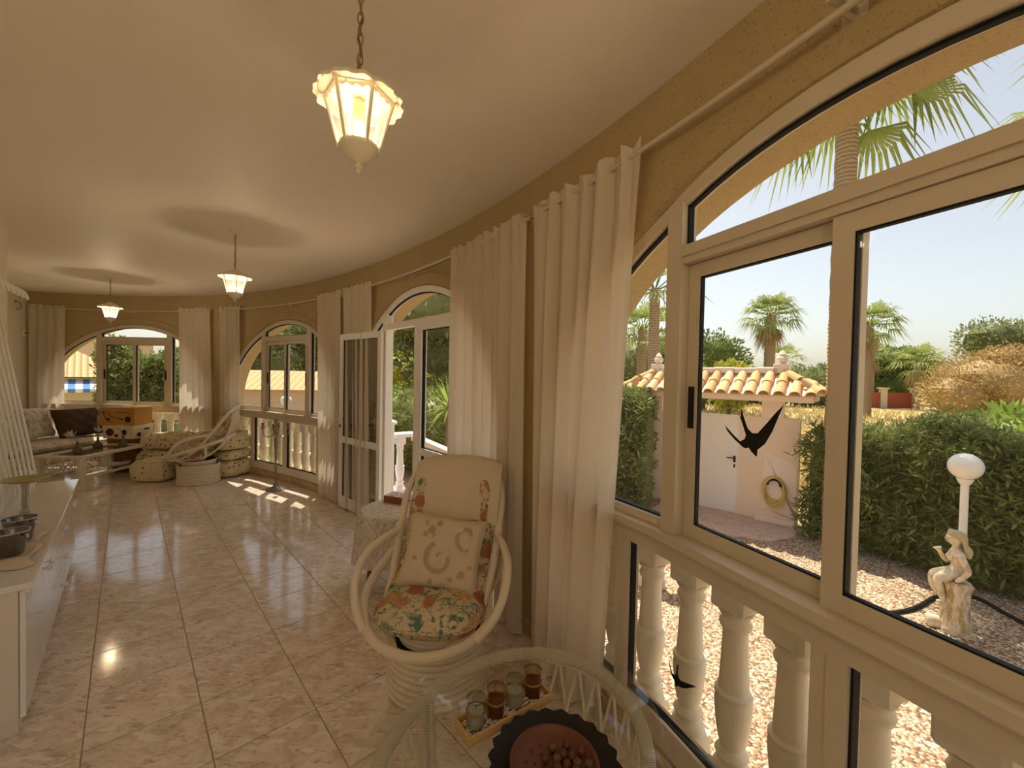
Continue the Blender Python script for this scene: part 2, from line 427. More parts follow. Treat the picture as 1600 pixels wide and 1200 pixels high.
for iu in range(-22, 24):
    for iv in range(-26, 22):
        c = GU * (U0 + (iu + .5) * TS) + GV * (V0 + (iv + .5) * TS)
        dd = np.hypot(wpts[:, 0] - c[0], wpts[:, 1] - c[1]); j = int(dd.argmin()); off = (c - wpts[j]) @ wnor[j]
        if dd[j] > 3.1 or off > .3 or j in (0, 159) or off < -inner_off(sidx[j]) - .1: continue
        if c[1] < 0.35 and c[1] < .9 * abs(c[0]): pass
        if c[1] < .2: continue               # behind the camera: left to the base slab
        poly = [p + c for p in sq]
        if off > -.32:
            for jj in range(max(j - 4, 0), min(j + 5, 160), 2): 
                if len(poly) > 2: poly = clip(poly, wpts[jj] + wnor[jj] * .0, wnor[jj])
            if len(poly) < 3: continue
            ar = abs(sum(poly[i][0] * poly[(i + 1) % len(poly)][1] - poly[(i + 1) % len(poly)][0] * poly[i][1] for i in range(len(poly)))) / 2
            if ar < .003: continue
            cc = sum(poly) / len(poly); o = bpy.data.objects.new('tile', tile_mesh([p - cc for p in poly])); o.location = (cc[0], cc[1], 0)
        else:
            o = bpy.data.objects.new('tile', full); o.location = (c[0], c[1], 0)
        COL.objects.link(o); o.parent = floor
# the part of the floor behind the camera
fb2 = MB()
fb2.grid(lambda u, v: wall_pt(14.9 + (S1 - 14.9) * u, .0 - v * 2.9, -.0015), 20, 1)
tag(fb2.build('tile_field', 'marble_tile', floor, smooth=False), None, None, None, 'stuff')

# skirting along the inside of the outer wall
for k, (c, b) in WIN.items():
    for (sa, sb) in ((c - HALF - FR, c + HALF + FR), (c + HALF + FR, c + HALF + FR + .34)):
        sb = min(sb, S1)
        if sa >= sb: continue
        if k == 3 and sa < c: rng = [(c - HALF - FR, c - .68), (c + .03, c + HALF + FR)]
        else: rng = [(sa, sb)]
        for (x0, x1) in rng:
            t = MB()
            prof = [(-.002, 0), (-.014, .002), (-.014, .082), (-.006, .09), (.03, .09)]
            t.grid(lambda u, v, x0=x0, x1=x1: wall_pt(x0 + (x1 - x0) * u, prof[int(round(v * 4))][0], prof[int(round(v * 4))][1]), 12, 4)
            o = t.build('baseboard_outer', 'skirting_marble'); tag(o, 'low brown marble skirting under the windows', None, None, 'structure')
# ------------------------------------------------------------------ arched windows
class Win:
    def __init__(self, k):
        self.k = k; self.c, self.b = WIN[k]
        self.nodes = [-1.6, -.66, .66, 1.6]
        self.P = [wp(self.c + n) for n in self.nodes]; self.Nn = [wn(self.c + n) for n in self.nodes]
    def at(self, s, o, z):
        i = 0 if s < self.nodes[1] else (1 if s < self.nodes[2] else 2)
        t = (s - self.nodes[i]) / (self.nodes[i + 1] - self.nodes[i])
        p = (self.P[i] + self.Nn[i] * o) * (1 - t) + (self.P[i + 1] + self.Nn[i + 1] * o) * t
        return (p[0], p[1], z)
    def arch(self, s, a=HALF, d=0):
        return ZC + (self.b + d) * math.sqrt(max(1 - (s / (a + d)) ** 2, 0))
    def sbox(self, mb, s0, s1, z0, z1, o0, o1):
        cs = [s0] + [n for n in self.nodes if s0 + 1e-4 < n < s1 - 1e-4] + [s1]
        V = []; F = []
        for s in cs: V += [self.at(s, o0, z0), self.at(s, o1, z0), self.at(s, o1, z1), self.at(s, o0, z1)]
        for i in range(len(cs) - 1):
            for j in range(4): F.append((i * 4 + j, i * 4 + (j + 1) % 4, i * 4 + 4 + (j + 1) % 4, i * 4 + 4 + j))
        F += [(0, 1, 2, 3), tuple(4 * (len(cs) - 1) + j for j in range(4))]
        mb.add(V, F); return mb
    def strip(self, mb, s0, s1, zb, ztop, o0, o1, n=14):       # plate with a curved top edge
        V = []; F = []
        cs = sorted(set([s0 + (s1 - s0) * i / n for i in range(n + 1)] + [x for x in self.nodes if s0 < x < s1]))
        for s in cs:
            z = max(ztop(s), zb + .001); V += [self.at(s, o0, zb), self.at(s, o1, zb), self.at(s, o1, z), self.at(s, o0, z)]
        for i in range(len(cs) - 1):
            for j in range(4): F.append((i * 4 + j, i * 4 + (j + 1) % 4, i * 4 + 4 + (j + 1) % 4, i * 4 + 4 + j))
        F += [(0, 1, 2, 3), tuple(4 * (len(cs) - 1) + j for j in range(4))]
        mb.add(V, F); return mb
    def ring(self, mb, s0, s1, z0, z1, w, o0, o1):             # rectangular frame
        self.sbox(mb, s0, s0 + w, z0, z1, o0, o1); self.sbox(mb, s1 - w, s1, z0, z1, o0, o1)
        self.sbox(mb, s0 + w, s1 - w, z0, z0 + w, o0, o1); self.sbox(mb, s0 + w, s1 - w, z1 - w, z1, o0, o1)
        return mb
GO = .03        # plane of the glass
def arch_frame(w, root, m, zlow):
    f = MB(); prof = [(0, .0), (0, .065), (FR - .002, .065), (FR - .002, .0)]
    n = 48; V = []; F = []
    pts = [(-HALF, zlow, -1, 0)] + [(-HALF * math.cos(PI * i / n), ZC + w.b * math.sin(PI * i / n), -math.cos(PI * i / n), math.sin(PI * i / n)) for i in range(n + 1)] + [(HALF, zlow, 1, 0)]
    for (s, z, ns, nz) in pts:
        for (d, o) in prof:
            if 0 < abs(ns) < 1 or nz > 0: ss_, zz = (HALF + d) * ns, ZC + (w.b + d) * nz
            else: ss_, zz = s + ns * d, z
            V.append(w.at(ss_, o, zz))
    for i in range(len(pts) - 1):
        for j in range(4): F.append((i * 4 + j, i * 4 + (j + 1) % 4, i * 4 + 4 + (j + 1) % 4, i * 4 + 4 + j))
    f.add(V, F); f.build('frame', m, root)
    r = MB(); V = []; F = []                    # inner rubber line along the arch
    for (s, z, ns, nz) in pts[1:-1]:
        for (d, o) in ((-.002, .02), (-.002, .04), (-.011, .04), (-.011, .02)):
            V.append(w.at((HALF + d) * ns, o, ZC + (w.b + d) * nz))
    for i in range(len(pts) - 3):
        for j in range(4): F.append((i * 4 + j, i * 4 + (j + 1) % 4, i * 4 + 4 + (j + 1) % 4, i * 4 + 4 + j))
    r.add(V, F); r.build('rubber_seal', 'rubber', root)
def pane(w, root, s0, s1, z0, z1, o=GO, mtl='window_glass', name='pane'):
    p = MB(); w.sbox(p, s0, s1, z0, z1, o, o + .006); return p.build(name, mtl, root, smooth=False)
def seal(w, root, s0, s1, z0, z1, o0, o1, t=.007):
    r = MB(); w.ring(r, s0, s1, z0, z1, t, o0, o1); return r.build('rubber_seal', 'rubber', root, smooth=False)
def make_window(k, label):
    w = Win(k); root = structure('window_%d' % k, label); A = 'aluminium'
    arch_frame(w, root, A, .11)
    for sg in (-1, 1):
        p = MB(); a, b = sorted((sg * .555, sg * .63)); w.strip(p, a, b, 1.0, lambda s: w.arch(s) + .01, -.012, .065, 3); p.build('post', A, root, smooth=False)
    t = MB(); w.sbox(t, -.555, .555, 2.05, 2.12, -.006, .065); w.sbox(t, -.555, .555, 2.075, 2.09, -.016, .0); t.build('transom', A, root, smooth=False)
    # two sliding sashes
    for (s0, s1, o0, hs) in ((-.553, .028, .034, -1), (-.028, .553, .004, 1)):
        f = MB(); w.ring(f, s0, s1, 1.0, 2.048, .052, o0, o0 + .026); sash = f.build('sash', A, root, smooth=False)
        pane(w, sash, s0 + .052, s1 - .052, 1.052, 1.996, o0 + .01)
        seal(w, sash, s0 + .050, s1 - .050, 1.050, 1.998, o0 + .004, o0 + .022)
        hm = MB(); hx = s0 + .016 if hs < 0 else s1 - .040; w.sbox(hm, hx, hx + .024, 1.42, 1.58, o0 - .007, o0 + .001); hm.build('pull_handle', 'rubber', sash, smooth=False)
    # fan light and side lights
    p = MB(); w.strip(p, -.555, .555, 2.12, lambda s: w.arch(s), GO, GO + .006, 24); p.build('fan_pane', 'window_glass', root, smooth=False)
    r = MB(); w.sbox(r, -.555, .555, 2.12, 2.128, .018, .045); w.sbox(r, -.555, -.547, 2.12, w.arch(.55), .018, .045); w.sbox(r, .547, .555, 2.12, w.arch(.55), .018, .045); r.build('rubber_seal', 'rubber', root, smooth=False)
    for sg in (-1, 1):
        a, b = sorted((sg * .63, sg * HALF)); p = MB(); w.strip(p, a, b, 1.0, lambda s: w.arch(s), GO, GO + .006, 24); p.build('side_pane', 'window_glass', root, smooth=False)
        f = MB(); w.sbox(f, a, b, 1.0, 1.035, .0, .06); f.build('side_rail', A, root, smooth=False)
        r = MB(); w.sbox(r, a, b, 1.035, 1.042, .018, .045); w.sbox(r, *sorted((sg * .63, sg * .638)), 1.042, w.arch(.64), .018, .045); r.build('rubber_seal', 'rubber', root, smooth=False)
    s = MB(); w.sbox(s, -HALF, HALF, .885, .965, -.004, .065); s.build('sill_rail', A, root, smooth=False)
    s = MB(); w.sbox(s, -HALF, HALF, .967, .999, -.045, .07); w.sbox(s, -HALF, HALF, .955, .967, -.03, .0); s.build('sill', A, root, smooth=False)
    # lower fixed lights
    b = MB(); w.sbox(b, -HALF, HALF, .11, .215, .0, .065); b.build('bottom_rail', A, root, smooth=False)
    for (a, c_) in ((-.885, -.815), (-.045, .045), (.815, .885)):
        p = MB(); w.sbox(p, a, c_, .215, .885, .0, .065); w.sbox(p, (a + c_) / 2 - .003, (a + c_) / 2 + .003, .215, .885, -.004, .0); p.build('lower_post', A, root, smooth=False)
    for (a, c_) in ((-HALF, -.885), (-.815, -.045), (.045, .815), (.885, HALF)):
        pane(w, root, a, c_, .215, .885, name='lower_pane'); seal(w, root, a, c_, .215, .885, .016, .045)
    return w
wins = {}
for k, lab in ((1, 'arched white sliding window above the cushions at the far end'), (2, 'arched white sliding window behind the candelabra'),
               (4, 'large arched sliding window beside the glass table'), (5, 'arched sliding window further along the wall')):
    wins[k] = make_window(k, lab)

# arched door unit
w3 = Win(3); wins[3] = w3; WA = 'white_aluminium'
root = structure('door_1', 'white arched glazed door frame with a fixed light'); arch_frame(w3, root, WA, .02)
for s0, s1, z1 in ((-.71, -.63, None), (.63, .71, None)):
    p = MB(); w3.strip(p, s0, s1, .0, lambda s: w3.arch(s) + .01, -.012, .07, 3); p.build('post', WA, root, smooth=False)
t = MB(); w3.sbox(t, -.63, .63, 2.065, 2.125, -.006, .065); t.build('transom', WA, root, smooth=False)
p = MB(); w3.sbox(p, -.02, .055, .0, 2.065, -.006, .065); p.build('mullion', WA, root, smooth=False)
p = MB(); w3.strip(p, -.63, .63, 2.125, lambda s: w3.arch(s), GO, GO + .006, 24); p.build('fan_pane', 'window_glass', root, smooth=False)
f = MB(); w3.ring(f, .055, .63, .11, 2.065, .05, .0, .06); w3.sbox(f, .105, .58, .855, .92, .0, .06); f.build('fixed_frame', WA, root, smooth=False)
pane(w3, root, .105, .58, .92, 2.015); pane(w3, root, .105, .58, .16, .855); seal(w3, root, .105, .58, .92, 2.015, .016, .045); seal(w3, root, .105, .58, .16, .855, .016, .045)
for sg in (-1, 1):
    a, b = sorted((sg * .71, sg * HALF)); p = MB(); w3.strip(p, a, b, 1.0, lambda s: w3.arch(s), GO, GO + .006, 20); p.build('side_pane', 'window_glass', root, smooth=False)
    f = MB(); w3.sbox(f, a, b, .88, 1.0, .0, .06); w3.sbox(f, a, b, .11, .215, 0, .06); f.build('side_rail', WA, root, smooth=False)
    pane(w3, root, a, b, .215, .88, name='lower_pane')
# the open leaf, swung into the room
hin = np.array(w3.at(-.655, -.035, 0)); tip = W(530.5, 791, 0); dv = (tip - hin)[:2]; LW = float(np.linalg.norm(dv)); LA = math.atan2(dv[1], dv[0])
leaf = structure('door_2', 'open white glazed door leaf with a middle rail'); leaf.location = tuple(hin); leaf.rotation_euler = (0, 0, LA)
f = MB(); st = .075
f.box((0.01, -.02, .012), (st, .02, 2.055), bev=.003); f.box((LW - st, -.02, .012), (LW, .02, 2.055), bev=.003)
f.box((st, -.02, .012), (LW - st, .02, .15)); f.box((st, -.02, 1.985), (LW - st, .02, 2.055)); f.box((st, -.02, .78), (LW - st, .02, .855)); f.build('leaf_frame', WA, leaf, smooth=False)
for z0, z1 in ((.15, .78), (.855, 1.985)):
    g = MB(); g.box((st, -.004, z0), (LW - st, .004, z1)); g.build('pane', 'door_glass', leaf, smooth=False)
    for sy in (-1, 1):
        r = MB(); 
        for a in ((st, z0, st + .006, z1), (LW - st - .006, z0, LW - st, z1), (st, z0, LW - st, z0 + .006), (st, z1 - .006, LW - st, z1)): r.box((a[0], .004 * sy - .004, a[1]), (a[2], .004 * sy + .004, a[3]))
        r.build('rubber_seal', 'rubber', leaf, smooth=False)
for z in (.25, .82, 1.35, 1.9):
    hh = MB(); hh.tube([(-.005, .024, z - .05), (-.005, .024, z + .05)], .011, 8); hh.build('hinge', WA, leaf)
hd = MB(); hd.box((LW - .055, -.028, .93), (LW - .025, .028, 1.13), bev=.004)
for sy in (-1, 1): hd.tube([(LW - .04, sy * .02, 1.06), (LW - .04, sy * .06, 1.06), (LW - .14, sy * .062, 1.06)], .009, 8)
hd.build('door_handle', WA, leaf)
lk = MB(); lk.box((LW - .052, -.033, .955), (LW - .03, .033, .995), bev=.004); lk.build('lock', 'rubber', leaf)

# ------------------------------------------------------------------ balustrades outside the lower lights
def _stone(n, b):
    v = coords(n); setc(n, b, mixc(n, noise(n, v, 9, 4), (.78, .70, .56), (.88, .82, .70))); bump(n, b, noise(n, v, 120, 3), .15, .003)
mat('cast_stone', (.82, .75, .62), .75, .25, build=_stone)
BAL = MB()
BH = .90
prof = [(.062, .10), (.066, .115), (.060, .135), (.046, .15), (.050, .165), (.058, .185), (.050, .20), (.040, .215), (.047, .24), (.056, .30), (.062, .37), (.064, .40), (.060, .425), (.064, .43), (.064, .445), (.052, .455), (.047, .55), (.043, .66), (.042, .70), (.052, .715), (.055, .73), (.048, .745), (.044, .755), (.056, .77), (.060, .785)]
BAL.lathe(prof, 16); 
BAL.box((-.066, -.066, 0), (.066, .066, .105), bev=.01)
BAL.box((-.064, -.064, .785), (.064, .064, BH), bev=.012)
for i in range(0):
    a = 2 * PI * i / 6; BAL.tube([(.062 * math.cos(a), .062 * math.sin(a), .27), (.0655 * math.cos(a), .0655 * math.sin(a), .34), (.066 * math.cos(a), .066 * math.sin(a), .41)], [.004, .008, .003], 5)
bal_mesh = BAL.mesh('baluster', 'cast_stone')
def balustrade(k, label):
    w = wins[k]; root = thing('balustrade', label, 'balustrade', (0, 0, 0), 0, 'stone balustrades outside the windows')
    n = 13 if k != 3 else 0
    for i in range(n):
        s = -1.29 + i * .215
        o = bpy.data.objects.new('baluster', bal_mesh); COL.objects.link(o); o.parent = root; p = w.at(s, .20, 0)
        o.location = p; o.scale = (1.06, 1.06, .93); v = wn(w.c + s); o.rotation_euler = (0, 0, math.atan2(v[1], v[0]))
    h_ = MB(); w.sbox(h_, -1.41, 1.41, BH * .93, BH * .93 + .05, .13, .262); h_.build('handrail', 'cast_stone', root, smooth=False)
balustrade(1, 'cream stone balusters outside the window above the cushions')
balustrade(2, 'cream stone balusters outside the window behind the candelabra')
balustrade(4, 'cream stone balusters outside the window beside the glass table')
# ------------------------------------------------------------------ curtain rods and curtains
def proj(P):
    d = np.asarray(P, float) - np.array([0, 0, CAM_H]); w = d @ CF
    return (800 + FPX * (d @ CX) / w, 600 - FPX * (d @ CU) / w) if w > .05 else (9e9, 9e9)
_sg = np.linspace(2.9, 15.6, 900)
def s_px(px, off, z):                           # arc length of the wall point at that height seen in that pixel column
    xs = np.array([proj(wall_pt(s, off, z))[0] for s in _sg]); return float(_sg[np.abs(xs - px).argmin()])
ROD = 2.56
def rod(s0, s1, label, brackets):
    r = thing('curtain_rod', label, 'curtain rod', wall_pt((s0 + s1) / 2, -.06, ROD), 0, 'white curtain rods along the wall')
    L = np.array(r.location)
    t = MB(); t.tube([np.array(wall_pt(s0 + (s1 - s0) * i / 24, -.06, ROD)) - L for i in range(25)], .011, 8); t.build('pole', 'aluminium', r)
    for s in brackets:
        b = MB(); p0 = np.array(wall_pt(s, .0, ROD)) - L; n = np.array([*wn(s), 0]); tg = np.array([*wt(s), 0])
        b.tube([p0, p0 - n * .05, p0 - n * .06 - np.array([0, 0, .0])], .007, 6)
        b.add([tuple(p0 + tg * a - n * c + np.array([0, 0, z])) for c in (0, .006) for a, z in ((-.03, -.022), (.03, -.022), (.03, .03), (-.03, .03))], [(0, 1, 2, 3), (4, 5, 6, 7), (0, 1, 5, 4), (1, 2, 6, 5), (2, 3, 7, 6), (3, 0, 4, 7)])
        b.add([tuple(p0 + tg * a - n * c + np.array([0, 0, z])) for z in (.016, .022) for a, c in ((-.012, .0), (.012, 0), (.012, .10), (-.012, .10))], [(0, 1, 2, 3), (4, 5, 6, 7), (0, 1, 5, 4), (1, 2, 6, 5), (2, 3, 7, 6), (3, 0, 4, 7)])
        b.build('bracket', 'aluminium', r)
    return r
rod(s_px(46, -.06, ROD), s_px(330, -.06, ROD), 'white curtain rod across the far arched window', [s_px(95, -.06, ROD), s_px(205, -.06, ROD), s_px(318, -.06, ROD)])
rodB = rod(s_px(341, -.06, ROD), s_px(534, -.06, ROD), 'white curtain rod above the window behind the candelabra', [s_px(350, -.06, ROD), s_px(448, -.06, ROD), s_px(528, -.06, ROD)])
rodC = rod(s_px(536, -.06, ROD), s_px(826, -.06, ROD), 'white curtain rod above the open glazed door', [s_px(545, -.06, ROD), s_px(636, -.06, ROD), s_px(822, -.06, ROD)])
rod(s_px(838, -.06, ROD), 15.95, 'white curtain rod above the window beside the glass table', [s_px(850, -.06, ROD), s_px(1312, -.06, ROD), 15.9])
def curtain(t0, t1, b0, b1, label, seed, zb=.02, wave=.105, amp=.036, mid=None, lift=None):
    r = random.Random(seed)
    st0, st1 = s_px(t0, -.06, ROD), s_px(t1, -.06, ROD)
    sb0, sb1 = s_px(b0, -.08, .3), s_px(b1, -.08, .3)
    width = max(st1 - st0, sb1 - sb0); nf = max(4, int(width / wave)); NU = nf * 10; NV = 30
    ph = [r.uniform(0, 6.28) for _ in range(6)]
    base = wall_pt((st0 + st1) / 2, -.07, 0)
    def pt(u, v):
        z = ROD + .045 - v * (ROD + .045 - zb)
        k = min(max((z - .0) / ROD, 0), 1)
        s = (sb0 + (sb1 - sb0) * u) * (1 - k) + (st0 + (st1 - st0) * u) * k
        uu = u + .012 * math.sin(2 * PI * u * 3 + ph[0]) + .010 * math.sin(v * 3 + ph[1] + u * 9) * (1 - k)
        a = 2 * PI * nf * uu
        am = amp * (.75 + .35 * math.sin(2 * PI * uu * 2.3 + ph[2])) * (.55 + .6 * (1 - k))
        pin = math.exp(-((z - ROD) / .03) ** 2)
        fine = .007 * math.sin(a * 2.1 + ph[3]) * math.exp(-max(ROD - z, 0) / .18)
        d = am * math.sin(a) + .35 * am * math.sin(2 * a + ph[4] + v * 1.5) + fine
        d = d * (1 - .45 * pin)
        if z > ROD: d = d * 1.0 + .006 * math.sin(a * 2.7)
        # let the stack hang clear of the wall
        off = -.068 - .012 * (1 - k) - d
        if lift: off -= lift(u, k)
        p = wall_pt(s, min(off, -.018), z + (.012 * math.sin(a * 1.3 + ph[5]) if v == 0 else 0))
        return (p[0] - base[0], p[1] - base[1], p[2])
    m = MB(); m.grid(pt, NU, NV)
    c = thing('curtain', label, 'curtain', base, 0, 'long cream curtains')
    m.build('drape', 'curtain', c, ang=80)
    hb = MB(); sm = (st0 + st1) / 2          # header seam: a stitched tape just below the ruffle
    def tape(u, v):
        q = pt(u, (.085 + .004 * v) / (ROD + .045 - zb)); s = st0 + (st1 - st0) * u; n = wn(s)
        return (q[0] - n[0] * .0025, q[1] - n[1] * .0025, q[2])
    hb.grid(tape, NU, 1); hb.build('header_tape', 'curtain', c)
    return c
curtain(44, 103, 44, 100, 'long cream curtain hanging beside the cream end wall', 1)
curtain(281, 328, 284, 330, 'cream curtain at the rattan chair side of the far arched window', 2)
curtain(344, 375, 347, 377, 'narrow cream curtain behind the stack of dotted cushions', 3)
curtain(499, 534, 500, 530, 'cream curtain falling to the floor beside the candelabra', 4)
curtain(537, 580, 540, 576, 'cream curtain bunched behind the open door leaf', 5)
curtain(706, 823, 704, 812, 'wide cream curtain hanging behind the floral rattan chair', 6, wave=.115, amp=.045)
curtain(838, 1004, 834, 936, 'wide cream curtain hanging between the floral chair and the large window', 7, wave=.125, amp=.050)
# thin pull cords hanging from the rods
def cord(pts, r):
    m = MB(); c = Vector(r.location); m.tube([p - c for p in smoothpath(pts, 6)], .0025, 5); m.build('pull_cord', 'aluminium', r)
def wpx(px, py, off): 
    best = min(_sg, key=lambda s: abs(proj(wall_pt(s, off, 2.5))[0] - px)); q = wall_pt(best, off, 0); d = ray(px, py); t = math.hypot(q[0], q[1]) / math.hypot(d[0], d[1])
    return (q[0], q[1], CAM_H + d[2] * t)
cord([wpx(452, 478, -.055), wpx(462, 492, -.04), wpx(476, 498, -.04), wpx(490, 492, -.045), wpx(498, 480, -.05)], rodB)
cord([wpx(585, 440, -.05), wpx(620, 437, -.03), wpx(660, 425, -.03), wpx(703, 407, -.045)], rodC)

# ------------------------------------------------------------------ hanging lanterns
mat('lantern_white', (.80, .72, .60), .35, .45)
mat('brass', (.42, .31, .16), .35, .5, 1.0)
def _emit(name, col, st):
    mt = bpy.data.materials.new(name); mt.use_nodes = True; b = mt.node_tree.nodes['Principled BSDF']
    b.inputs['Base Color'].default_value = (1, .9, .7, 1); b.inputs['Emission Color'].default_value = (*col, 1); b.inputs['Emission Strength'].default_value = st; MATS[name] = mt
_emit('bulb_glow', (1, .76, .36), 9)
mat('candle_sleeve', (.78, .62, .25), .6, .3)
def lantern(x, y, label, drop=.0, power=3.2, rz=0.2):
    r = thing('hanging_lantern', label, 'lantern', (x, y, CEIL), rz, 'white hanging lanterns')
    z = lambda a: a - CEIL - drop
    m = MB(); m.lathe([(.0, 0), (.055, 0), (.052, -.012), (.03, -.026), (.008, -.03)], 20); m.build('ceiling_rose', 'lantern_white', r)
    n = int((CEIL - 2.485 + drop - .03) / .03)
    for i in range(n):
        c = MB(); zc = -.045 - i * .03; a0 = i * PI / 2
        c.tube([(math.cos(t) * .0075 * math.cos(a0), math.cos(t) * .0075 * math.sin(a0), zc + math.sin(t) * .019) for t in np.linspace(0, 2 * PI, 10, endpoint=False)], .0024, 5, closed=True)
        c.build('chain_link', 'brass', r)
    cd_ = MB(); cd_.tube([(.006 * math.sin(i * 1.3), .006 * math.cos(i * 1.3), -.03 - (CEIL - 2.49 + drop - .03) * i / 14) for i in range(15)], .0022, 5); cd_.build('cable', 'brass', r)
    m = MB(); m.lathe([(.004, z(2.49)), (.012, z(2.485)), (.03, z(2.475)), (.07, z(2.455)), (.105, z(2.432)), (.112, z(2.425)), (.100, z(2.42))], 24); m.build('roof', 'lantern_white', r)
    m = MB()                                        # scalloped collar
    fn = lambda rr, zz, a: rr * (1 + .06 * abs(math.sin(6 * a)) + .025 * math.sin(18 * a)) if rr > .105 else rr
    m.lathe([(.098, z(2.434)), (.110, z(2.430)), (.118, z(2.421)), (.120, z(2.412))], 72, caps=False, fn=fn); m.lathe([(.100, z(2.430)), (.1095, z(2.427)), (.1165, z(2.419)), (.1195, z(2.412))], 72, caps=False, fn=fn); m.build('scalloped_collar', 'lantern_white', r)
    R0, R1, Z0, Z1 = .099, .055, z(2.427), z(2.268)
    for i in range(6):
        a = i * PI / 3; b = a + PI / 3
        p0 = Vector((R0 * math.cos(a), R0 * math.sin(a), Z0)); p1 = Vector((R1 * math.cos(a), R1 * math.sin(a), Z1)); q0 = Vector((R0 * math.cos(b), R0 * math.sin(b), Z0)); q1 = Vector((R1 * math.cos(b), R1 * math.sin(b), Z1))
        m = MB(); m.tube([p0, p1], .0055, 6); m.build('glazing_bar', 'lantern_white', r)
        m = MB(); m.add([p0 * .985, q0 * .985, q1 * .985, p1 * .985], [(0, 1, 2, 3)]); m.v = [(v[0], v[1], v[2]) for v in [tuple(p0), tuple(q0), tuple(q1), tuple(p1)]]; m.build('pane', 'lantern_glass', r, smooth=False)
        m = MB(); e = []; k = 7                    # toothed top and bottom edge strips
        for j in range(k + 1):
            t = j / k; e.append(p0.lerp(q0, t)); 
        V = [v for v in e]; W_ = [p0.lerp(p1, .10 + .05 * (j % 2)).lerp(q0.lerp(q1, .10 + .05 * (j % 2)), j / k) for j in range(k + 1)]
        m.add(V + W_, [(j, j + 1, k + 2 + j, k + 1 + j) for j in range(k)]); m.build('top_teeth', 'lantern_white', r, smooth=False); m = MB()
        V = [p1.lerp(q1, j / k) for j in range(k + 1)]; W_ = [p1.lerp(p0, .06 + .04 * (j % 2)).lerp(q1.lerp(q0, .06 + .04 * (j % 2)), j / k) for j in range(k + 1)]
        m.add(V + W_, [(j, j + 1, k + 2 + j, k + 1 + j) for j in range(k)]); m.build('bottom_teeth', 'lantern_white', r, smooth=False)
    m = MB(); m.lathe([(.056, z(2.282)), (.058, z(2.272)), (.052, z(2.262)), (.044, z(2.256)), (.036, z(2.244)), (.018, z(2.234)), (.007, z(2.228)), (.011, z(2.222)), (.012, z(2.217)), (.005, z(2.212)), (.007, z(2.207)), (.001, z(2.200))], 18); m.build('bottom_cup', 'lantern_white', r)
    m = MB(); m.lathe([(.016, z(2.345)), (.018, z(2.35)), (.018, z(2.395)), (.013, z(2.408)), (.003, z(2.425))], 14); m.build('candle_sleeve', 'candle_sleeve', r)
    m = MB(); m.ell((0, 0, z(2.328)), (.017, .017, .022), 14, 9); m.build('bulb', 'bulb_glow', r)
    ld = bpy.data.lights.new('lantern_light', 'POINT'); ld.energy = power * .40; ld.color = (1, .82, .58); ld.shadow_soft_size = .04
    l = bpy.data.objects.new('lantern_light', ld); COL.objects.link(l); l.parent = r; l.location = (0, 0, z(2.30))
    return r
lantern(-.47, 1.245, 'white hanging lantern with scalloped collar above the floral chair', power=1.6)
lantern(-2.43, 3.62, 'white hanging lantern over the open tiled floor', power=5)
lantern(-5.41, 5.57, 'white hanging lantern over the low white table', power=9)
lantern(.30, -1.70, 'white hanging lantern added unseen behind the camera as fill light', power=40)  # added behind the camera to brighten the room, far stronger than the visible lanterns
# ------------------------------------------------------------------ fabrics and furniture materials
mat('rattan', (.78, .69, .55), .42, .4)
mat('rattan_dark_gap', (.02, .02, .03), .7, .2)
def _wrap(n, b):
    v = coords(n); wv = N(n, 'ShaderNodeTexWave', wave_type='BANDS', bands_direction='DIAGONAL'); wv.inputs['Scale'].default_value = 60; wv.inputs['Distortion'].default_value = .6
    n.links.new(v, wv.inputs['Vector']); setc(n, b, mixc(n, wv.outputs['Fac'], (.58, .49, .36), (.80, .72, .58))); bump(n, b, wv.outputs['Fac'], .5, .003)
mat('rattan_wrapped', (.76, .68, .54), .5, .35, build=_wrap)
def _floral(n, b, sc=1.0):
    v = coords(n, (sc, sc, sc))
    base = (.66, .53, .35)
    lf = ramp(n, noise(n, v, 20, 3, .6, 1.2), [(.54, (0, 0, 0)), (.59, (1, 1, 1))])
    c = mixc(n, lf, base, (.13, .21, .14))
    lf2 = ramp(n, noise(n, v, 30, 2, .6, 1.5), [(.57, (0, 0, 0)), (.60, (1, 1, 1))])
    c = mixc(n, lf2, c, (.25, .33, .24))
    vo = N(n, 'ShaderNodeTexVoronoi'); vo.inputs['Scale'].default_value = 9.5; n.links.new(v, vo.inputs['Vector'])
    sep = N(n, 'ShaderNodeSeparateColor'); n.links.new(vo.outputs['Color'], sep.inputs[0])
    fl = ramp(n, sep.outputs[0], [(.0, (.55, .24, .16)), (.33, (.42, .12, .10)), (.36, (.68, .47, .18)), (.62, (.72, .54, .25)), (.66, (.62, .38, .27)), (1, (.58, .28, .20))])
    pet = noise(n, v, 46, 3, .6, 2.0)
    fl = mixc(n, ramp(n, pet, [(.42, (1, 1, 1)), (.56, (0, 0, 0))]), fl, (.36, .20, .10))
    dn = N(n, 'ShaderNodeMath', operation='MULTIPLY_ADD'); dn.inputs[1].default_value = .35; n.links.new(noise(n, v, 18, 3), dn.inputs[0]); n.links.new(vo.outputs['Distance'], dn.inputs[2])
    c = mixc(n, ramp(n, dn.outputs[0], [(.56, (1, 1, 1)), (.64, (0, 0, 0))]), c, fl)
    setc(n, b, c); bump(n, b, noise(n, v, 160, 2), .1, .002)
mat('floral_fabric', (.6, .5, .3), .85, .1, build=_floral)
